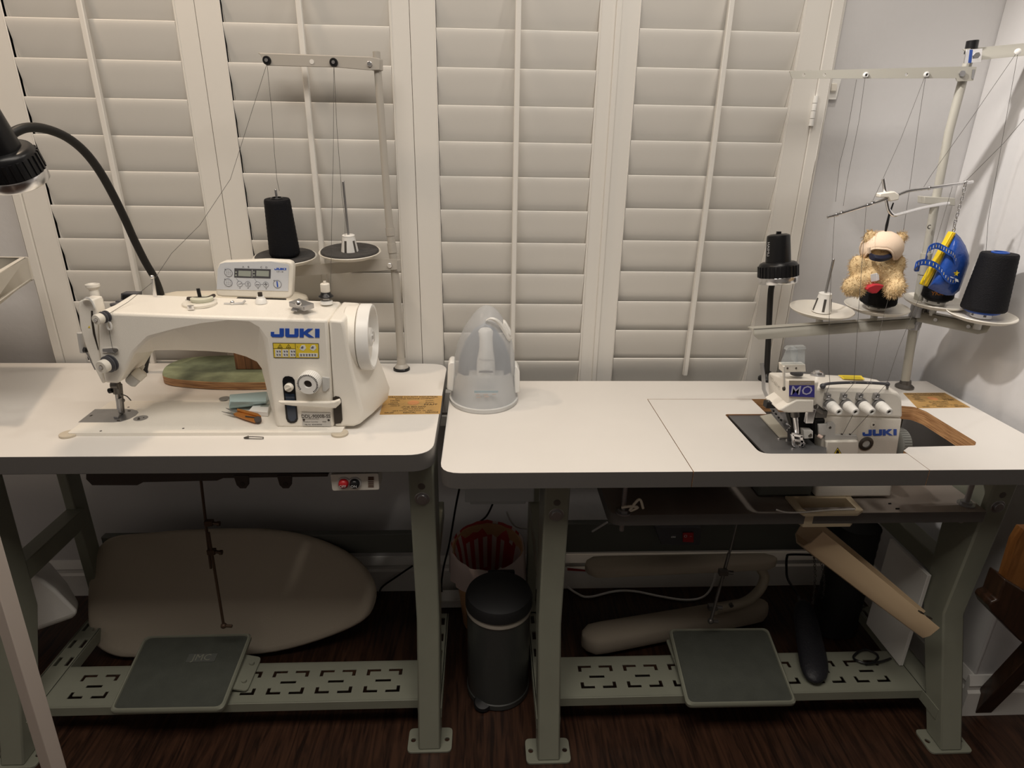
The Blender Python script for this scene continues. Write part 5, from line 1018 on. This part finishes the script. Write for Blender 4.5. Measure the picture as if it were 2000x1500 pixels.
strand('leftmost thread from the chrome rod to the overlock machine', [(1630, 421, 1.378), (1620, 600, 1.25), (1618, 715, YO), (1621, 747, YO-.008)])
strand('second thread from the chrome rod to the overlock machine', [(1692, 401, 1.378), (1678, 590, 1.25), (1671, 700, 1.16), (1668, 747, YO-.008)])
strand('thread from the rod past the arm clamp to the right end of the thread bar', [(1860, 365, 1.378), (1800, 570, 1.25), (1755, 680, 1.16), (1733, 747, YO-.008)])
for i, (x0, x1, xe) in enumerate(((1621, 1612, 1642), (1668, 1646, 1660), (1700, 1678, 1680), (1733, 1710, 1712))):
    strand('thread from the thread bar to tension knob '+('at far left', 'second in the row', 'third in the row', 'at far right')[i], [(x0, 748, YO-.008), (x1, 774, YO-.012)])
strand('thread slanting down the overlock front to the left looper hole', [(1668, 806, YO-.004), (1646, 848, YO-.003)])
strand('thread slanting down the overlock front to the right looper hole', [(1700, 806, YO-.004), (1662, 848, YO-.003)])
# ================================================================ below the tables
t = thing('ironing_board', 'large rounded ironing board leaning against the wall under the left table', 'ironing board', Z(400, 1280, 0))
u_ = V((0, .155, .275)).normalized(); n_ = V((0, -u_.z, u_.y)); og = V((0, 1.345, .004))
L = [(172, 1200), (174, 1130), (184, 1085), (203, 1058), (232, 1046), (290, 1041), (360, 1035), (450, 1032), (530, 1034), (600, 1046), (660, 1068), (705, 1098), (730, 1135), (735, 1165), (722, 1200), (690, 1224), (620, 1252), (540, 1273), (460, 1280), (380, 1281), (270, 1284), (225, 1281), (190, 1262), (177, 1235)]
pp = smooth([PL(x, y, og, n_) for x, y in L], 3, True); zmn = min(p.z for p in pp); pp = [p+V((0, 0, max(0, .003-zmn))) for p in pp]; c_ = sum(pp, V((0, 0, 0)))/len(pp)
S = lambda k, o_: [c_+(p-c_)*k-n_*o_ for p in pp]
b = B(); b.loft([S(.90, -.012), S(.965, -.010), S(.99, -.005), S(1, .004), S(.985, .012)]); obj('padded_cover', b, 'canvas', t, ang=50)
b = B(); b.loft([S(.97, .012), S(.97, .02)]); obj('board', b, 'standd', t)
t = thing('sleeve_board', 'beige padded two arm sleeve board lying on the floor under the right table', 'pressing board', Z(1300, 1230, 0))
a_, d_ = Z(1137, 1252, .04), Z(1497, 1187, .04); b = B(); pad(b, a_, d_, .045, .034, .034, 14); obj('pressing_arm', b, 'canvas', t)
a_, d_ = P(1143, 1108, 1.475), P(1516, 1096, 1.475); b = B(); pad(b, a_, d_, .04, .025, .02, 14); obj('pressing_arm', b, 'canvas', t)
b = B(); b.tube(smooth([P(1480, 1103, 1.475), P(1493, 1125, 1.475), P(1485, 1150, 1.465), P(1462, 1172, 1.445), P(1430, 1184, 1.43), P(1395, 1191, 1.40)], 4), .014, 12); obj('support_tube', b, mat('beige_enamel', (.44, .39, .30), .4), t)
b = B()
for x, y in ((1397, 1186), (1427, 1180)): c0 = P(x, y, 1.385); b.cyl(c0, c0+V((0, -.008, 0)), .006, n=10)
obj('bolt', b, 'dsteel', t)
t = thing('waste_basket', 'tan waste basket lined with a red striped white bag, behind the black bin', 'waste basket', (.005, 1.49, 0))
b = B(); ov = lambda r, z, k=1: [V((.010+r*cos(a), 1.49+r*.98*sin(a), z+(.012*k*sin(a)))) for a in [2*pi*j/40 for j in range(40)]]
b.loft([ov(.072, .002, 0), ov(.098, .255), ov(.102, .258), ov(.102, .262), ov(.0975, .262), ov(.0705, .008, 0)]); obj('basket', b, 'tan', t)
b = B(); rd = random.Random(5); wob = [rd.uniform(-.006, .006) for _ in range(40)]
bg = lambda r, z, w=1: [V((.010+(r+wob[j]*w)*cos(2*pi*j/40), 1.49+(r+wob[j]*w)*sin(2*pi*j/40), z+wob[(j*7) % 40]*w*.8+.012*sin(2*pi*j/40))) for j in range(40)]
b.loft([bg(.107, .175, 1.2), bg(.108, .215, .6), bg(.106, .266, .4), bg(.102, .270, .4), bg(.089, .22, .4), bg(.074, .12, .4), bg(.06, .03, .2)], False)
L6 = [i for i in range(len(b.f)) if i >= 120]
for i in range(len(b.f)):
    j = i % 40
    if i >= 120 and 3 <= j <= 19 and (j % 2 or rd.random() < .3): b.m[i] = 1
    if i >= 40*3 and j in (34, 35): b.m[i] = 0
bgo = obj('bag_liner', b, ['bag', 'bagred'], t, ang=60)
b = B(); b.prism([V((.0, 1.44, .15)), V((.045, 1.43, .235)), V((.065, 1.435, .22)), V((.03, 1.445, .14))], (0, .002, 0)); obj('paper_scrap', b, 'paper', bgo)
t = thing('pedal_bin', 'small round black pedal bin between the two tables', 'bin', (.045, 1.24, 0)); c0 = (.037, 1.245, 0)
b = B(); b.lathe([(.078, .0), (.0815, .004), (.0815, .018), (.079, .02), (.079, .262), (.077, .264)], c0, (0, 0, 1), 48); obj('bin_body', b, 'bin', t)
b = B(); b.lathe([(.079, .258), (.0815, .262), (.0805, .271), (.079, .275)], c0, (0, 0, 1), 48); obj('bag_edge', b, mat('bag_film', (.32, .29, .25), .35), t)
b = B(); b.lathe([(.080, .275), (.083, .277), (.083, .296), (.079, .306), (.06, .314), (.03, .318), (0.001, .319)], c0, (0, 0, 1), 48); obj('lid', b, 'blackm', t)
b = B(); q = Z(943, 1372, .014); b.lathe([(.022, -.006), (.024, 0), (.02, .007), (.001, .009)], q, (0, -.3, 1), 24); b.bar(q, V((.045, 1.19, .012)), .02, .008); obj('pedal', b, 'black', t)
b = B(); b.box(.01, .08, 1.325, 1.34, .25, .30); obj('lid_hinge', b, 'black', t, bevel=.003)
t = thing('power_strip', 'white power strip on the floor left of the tan waste basket', 'power strip', Z(875, 1170, 0)); q = Z(878, 1165, .03)
b = B(); b.box(q.x-.05, q.x+.04, q.y-.02, q.y+.03, .002, .032); obj('body', b, 'white', t, bevel=.004)
def cable(label, pts, r, m, cat='cable'):
    b = B(); b.tube(smooth(pts, 5), r, 8); tag(obj('cable', b, m), label, cat)
cable('white cable curving over the floor under the right table', [Z(x, y, .006) for x, y in ((1100, 1140), (1125, 1158), (1150, 1166), (1200, 1155), (1240, 1155), (1290, 1165), (1340, 1172))]+[P(1375, 1165, 1.57), P(1393, 1140, 1.58), P(1398, 1112, 1.585)], .0035, 'white')
cable('black cable crossing the baseboard beside the ironing board', [Z(690, 1185, .006), Z(735, 1172, .006), P(745, 1148, 1.60), P(775, 1126, 1.60), P(806, 1105, 1.60)], .003, 'black')
cable('black cable hanging behind the right leg of the left table', [P(898, 950, 1.50), P(890, 990, 1.52), P(878, 1060, 1.54), P(866, 1110, 1.56), P(862, 1150, 1.58), Z(868, 1172, .006)], .003, 'black')
cable('black cable dipping behind the waste basket', [P(962, 985, 1.58), P(950, 1008, 1.59), P(930, 1025, 1.60), P(905, 1050, 1.60)], .003, 'black')
cable('grey cable hooking up beside the waste basket', [P(990, 1000, 1.59), P(998, 1018, 1.6), P(1012, 1030, 1.6), P(1040, 1033, 1.6)], .003, 'grey')
b = B(); b.prism([P(x, y, 1.60) for x, y in ((1108, 1106), (1146, 1112), (1146, 1119), (1108, 1118))], (0, -.004, 0)); b.prism([P(x, y, 1.596) for x, y in ((1108, 1109), (1146, 1113), (1146, 1116), (1108, 1114))], (0, -.001, 0), 1); tag(obj('striped_ribbon', b, ['paper', 'bagred']), 'strip of red and white ribbon along the baseboard', 'ribbon')
b = B(); b.bar(P(1157, 1038, 1.40), P(1186, 1020, 1.33), .004, .004); tag(obj('paper_strip', b, 'paper'), 'short white strip sticking out beside the hanging shelf', 'strip')
# black things on the right of the foot rail
t = thing('foot_pedal', 'black elongated foot pedal standing on the foot rail of the right table', 'foot pedal', Z(1595, 1335, .0915))
b = B(); a_, d_ = Z(1597, 1334, .108), P(1566, 1172, 1.40); d = (d_-a_).normalized(); sd = V((1, 0, 0)); fw = d.cross(sd).normalized(); L = []
for k in range(15):
    s_ = .5-.5*cos(pi*k/14); w = .040*(max(0.02, 1-abs(2*s_-1)**5))**.5*(1-.22*s_); L.append([a_+d*(d_-a_).length*s_+sd*w*cos(q)+fw*.020*(w/.04)*sin(q) for q in [2*pi*j/20 for j in range(20)]])
b.loft(L); fpd = obj('body', b, mat('near_black_plastic', (.008, .008, .012), .55, bump=.6, bscale=160), t)
b = B(); b.tube(smooth([d_+V((-.006, 0, -.004)), P(1557, 1160, 1.44), P(1539, 1132, 1.47), P(1536, 1110, 1.48), P(1537, 1088, 1.48), P(1545, 1083, 1.48), P(1595, 1084, 1.48)], 5), .0035, 8); obj('cord', b, 'black', t)
t = thing('chain_bag', 'black ribbed bag with a chain strap standing behind the foot pedal', 'bag', Z(1645, 1250, 0))
b = B(); q0, q1 = P(1606, 1140, 1.43), P(1690, 1140, 1.43); L = []
for k in range(28):
    z_ = .004+.36*k/27; w = (q1.x-q0.x)/2*(1-.1*k/27)*(1 if k % 2 else .965); L.append([V(((q0.x+q1.x)/2+w*cos(a)*(abs(cos(a))**-.3 if abs(cos(a)) > .3 else 1.4), 1.43+.05*sin(a), z_)) for a in [2*pi*j/24 for j in range(24)]])
b.loft(L); obj('body', b, 'blackm', t)
b = B()
for ch_ in ([(1590, 1086, 1.42), (1592, 1130, 1.42), (1587, 1180, 1.42)], [(1603, 1090, 1.42), (1610, 1140, 1.42), (1604, 1190, 1.42)]):
    pp = smooth([P(*q) for q in ch_], 10)
    for i in range(len(pp)-1):
        c0 = pp[i]; v = V((1, 0, 0)) if i % 2 else V((0, 1, 0)); b.tube([c0+V((0, 0, 1))*.0045*cos(a)+v*.003*sin(a) for a in [2*pi*k/8 for k in range(9)]], .001, 5)
obj('chain_strap', b, 'dsteel', t)
b = B(); A_, C_ = XP(1738, 1052, 1.072), XP(1812, 1124, 1.072)
b.prism([A_, C_, V((1.072, C_.y, .095)), V((1.072, A_.y, .095))], (.010, 0, 0)); tag(obj('leaning_board', b, 'white', bevel=.001), 'thin white board on edge against the right hand legs of the right table', 'board')
b = B(); L = [(0, 0, .012), (.03, .01, .012), (.05, .03, .012), (.03, .05, .012), (0, .04, .012), (-.02, .02, .012), (0, 0, .016), (.04, .005, .014), (.08, .02, .01)]
q = Z(1690, 1300, .093); b.tube(smooth([q+V((x, y, z-.008)) for x, y, z in L], 4), .003, 6); tag(obj('cable', b, 'black'), 'coiled black cable lying on the foot rail of the right table', 'cable')
# furniture cut by the picture edges
t = thing('wooden_chair', 'dark wooden chair at the right edge, only its seat corner and one leg in view', 'chair', Z(1990, 1395, 0)); yv = 1.02
b = B(); b.prism([P(x, y, yv) for x, y in ((1932, 1184), (1937, 1176), (1949, 1172), (1957, 1150), (1964, 1132), (2060, 1190), (2060, 1300), (1992, 1252), (1937, 1196))], (0, .045, 0)); obj('seat', b, 'dwood', t, bevel=.003)
b = B(); b.prism([P(x, y, yv+.012) for x, y in ((1964, 1130), (1985, 1060), (2000, 1035), (2060, 1035), (2060, 1200), (1995, 1152))], (0, .02, 0)); obj('side_panel', b, 'owood', t)
b = B(); A_ = Z(1905, 1388, 0); b.loft([[A_+V((x, y, 0)) for x, y in ((-.014, -.012), (.03, -.012), (.03, .02), (-.014, .02))], [P(2045, 1262, yv)+V((x, y, 0)) for x, y in ((-.02, 0), (.03, 0), (.03, .03), (-.02, .03))]]); obj('leg', b, 'dwood', t, bevel=.002)
t = thing('white_stand', 'pale square bar of a white stand slanting through the lower left corner', 'stand', Z(60, 1495, 0))
b = B(); A_, D_ = P(-60, 965, .80), P(118, 1560, .80); d = (D_-A_).normalized(); D_ = A_+d*(A_.z/-d.z)-d*.04; b.loft([[q+V((-.012, -.006, 0)), q+V((.010, -.012, 0)), q+V((.016, .012, 0)), q+V((-.006, .018, 0))] for q in (A_-d*.2, D_+d*.04)]); obj('leg', b, 'whitew', t, bevel=.001)
t = thing('floor_cushion', 'pale wedge shaped cushion on the floor behind the left leg of the left table', 'cushion', Z(80, 1240, 0))
b = B(); o1 = [P(x, y, 1.27) for x, y in ((0, 1078), (60, 1115), (110, 1152), (150, 1192), (152, 1202), (140, 1208), (73, 1232), (0, 1250))]; o2 = [P(x, y, 1.46) for x, y in ((0, 1040), (38, 1060), (98, 1098), (130, 1136), (156, 1180), (150, 1192), (100, 1205), (0, 1215))]
b.loft([o1, o2]); obj('pad', b, 'white', t, bevel=.012, seg=3)
t = thing('wall_tray', 'cream open tray mounted on the wall at the left edge', 'tray', P(20, 560, 1.40))
A_ = P(50, 503, 1.47); dv = ray(445, 277); dv = V((dv.x, dv.y, 0)).normalized(); E_ = A_-dv*.30; W_ = V((-.30, .0, 0)); h = P(58, 548, 1.47).z-A_.z
b = B(); nn = V((dv.y, -dv.x, 0))
b.prism([A_, E_, E_+V((0, 0, h)), A_+V((0, 0, h))], -nn*.012); b.prism([A_, A_+W_, A_+W_+V((0, 0, h)), A_+V((0, 0, h))], (0, .01, 0)); b.prism([A_, E_, E_+W_, A_+W_], (0, 0, 0)) if 0 else b.prism([A_+V((0, 0, h)), E_+V((0, 0, h)), E_+W_+V((0, 0, h)), A_+W_+V((0, 0, h))], (0, 0, .006)); obj('tray_body', b, 'creams', t, bevel=.0015)
b = B(); q = A_+V((-.05, -.02, h+.012)); b.box(q.x-.1, q.x, q.y-.03, q.y, q.z, q.z+.018); tag(obj('dark_tool', b, 'dgrey', bevel=.003), 'dark object lying inside the cream wall tray', 'tool')
# ================================================================ light: ceiling downlights and a dim room
def area(name, loc, size, power, col, tgt=None, spread=180):
    l = bpy.data.lights.new(name, 'AREA'); l.shape = 'DISK'; l.size = size; l.energy = power; l.color = col; l.spread = radians(spread)
    o = bpy.data.objects.new(name, l); COL.objects.link(o); o.location = loc
    d = (V(tgt)-V(loc)) if tgt else V((0, 0, -1)); o.rotation_euler = d.to_track_quat('-Z', 'Y').to_euler(); return o
area('downlight', (-.95, 1.24, 2.42), .09, 7, (1, .79, .59))
area('downlight', (.55, 1.12, 2.42), .09, 4.5, (1, .92, .83))
sl = bpy.data.lights.new('clip_spot', 'SPOT'); sl.energy = 41; sl.spot_size = radians(62); sl.spot_blend = .7; sl.shadow_soft_size = .02; sl.color = (1, .94, .88)
so_ = bpy.data.objects.new('clip_spot', sl); COL.objects.link(so_); so_.location = (.22, 1.20, 1.95); so_.rotation_euler = (V((1.22, 1.18, 1.28))-V(so_.location)).to_track_quat('-Z', 'Y').to_euler()
rl = area('room_light', (-.12, .36, 2.42), 1.7, 25, (1, .92, .82)); rl.data.shape = 'RECTANGLE'; rl.data.size_y = .7
w = bpy.data.worlds.new('world'); SC.world = w; w.use_nodes = True; w.node_tree.nodes['Background'].inputs[0].default_value = (1, .93, .85, 1); w.node_tree.nodes['Background'].inputs[1].default_value = .003
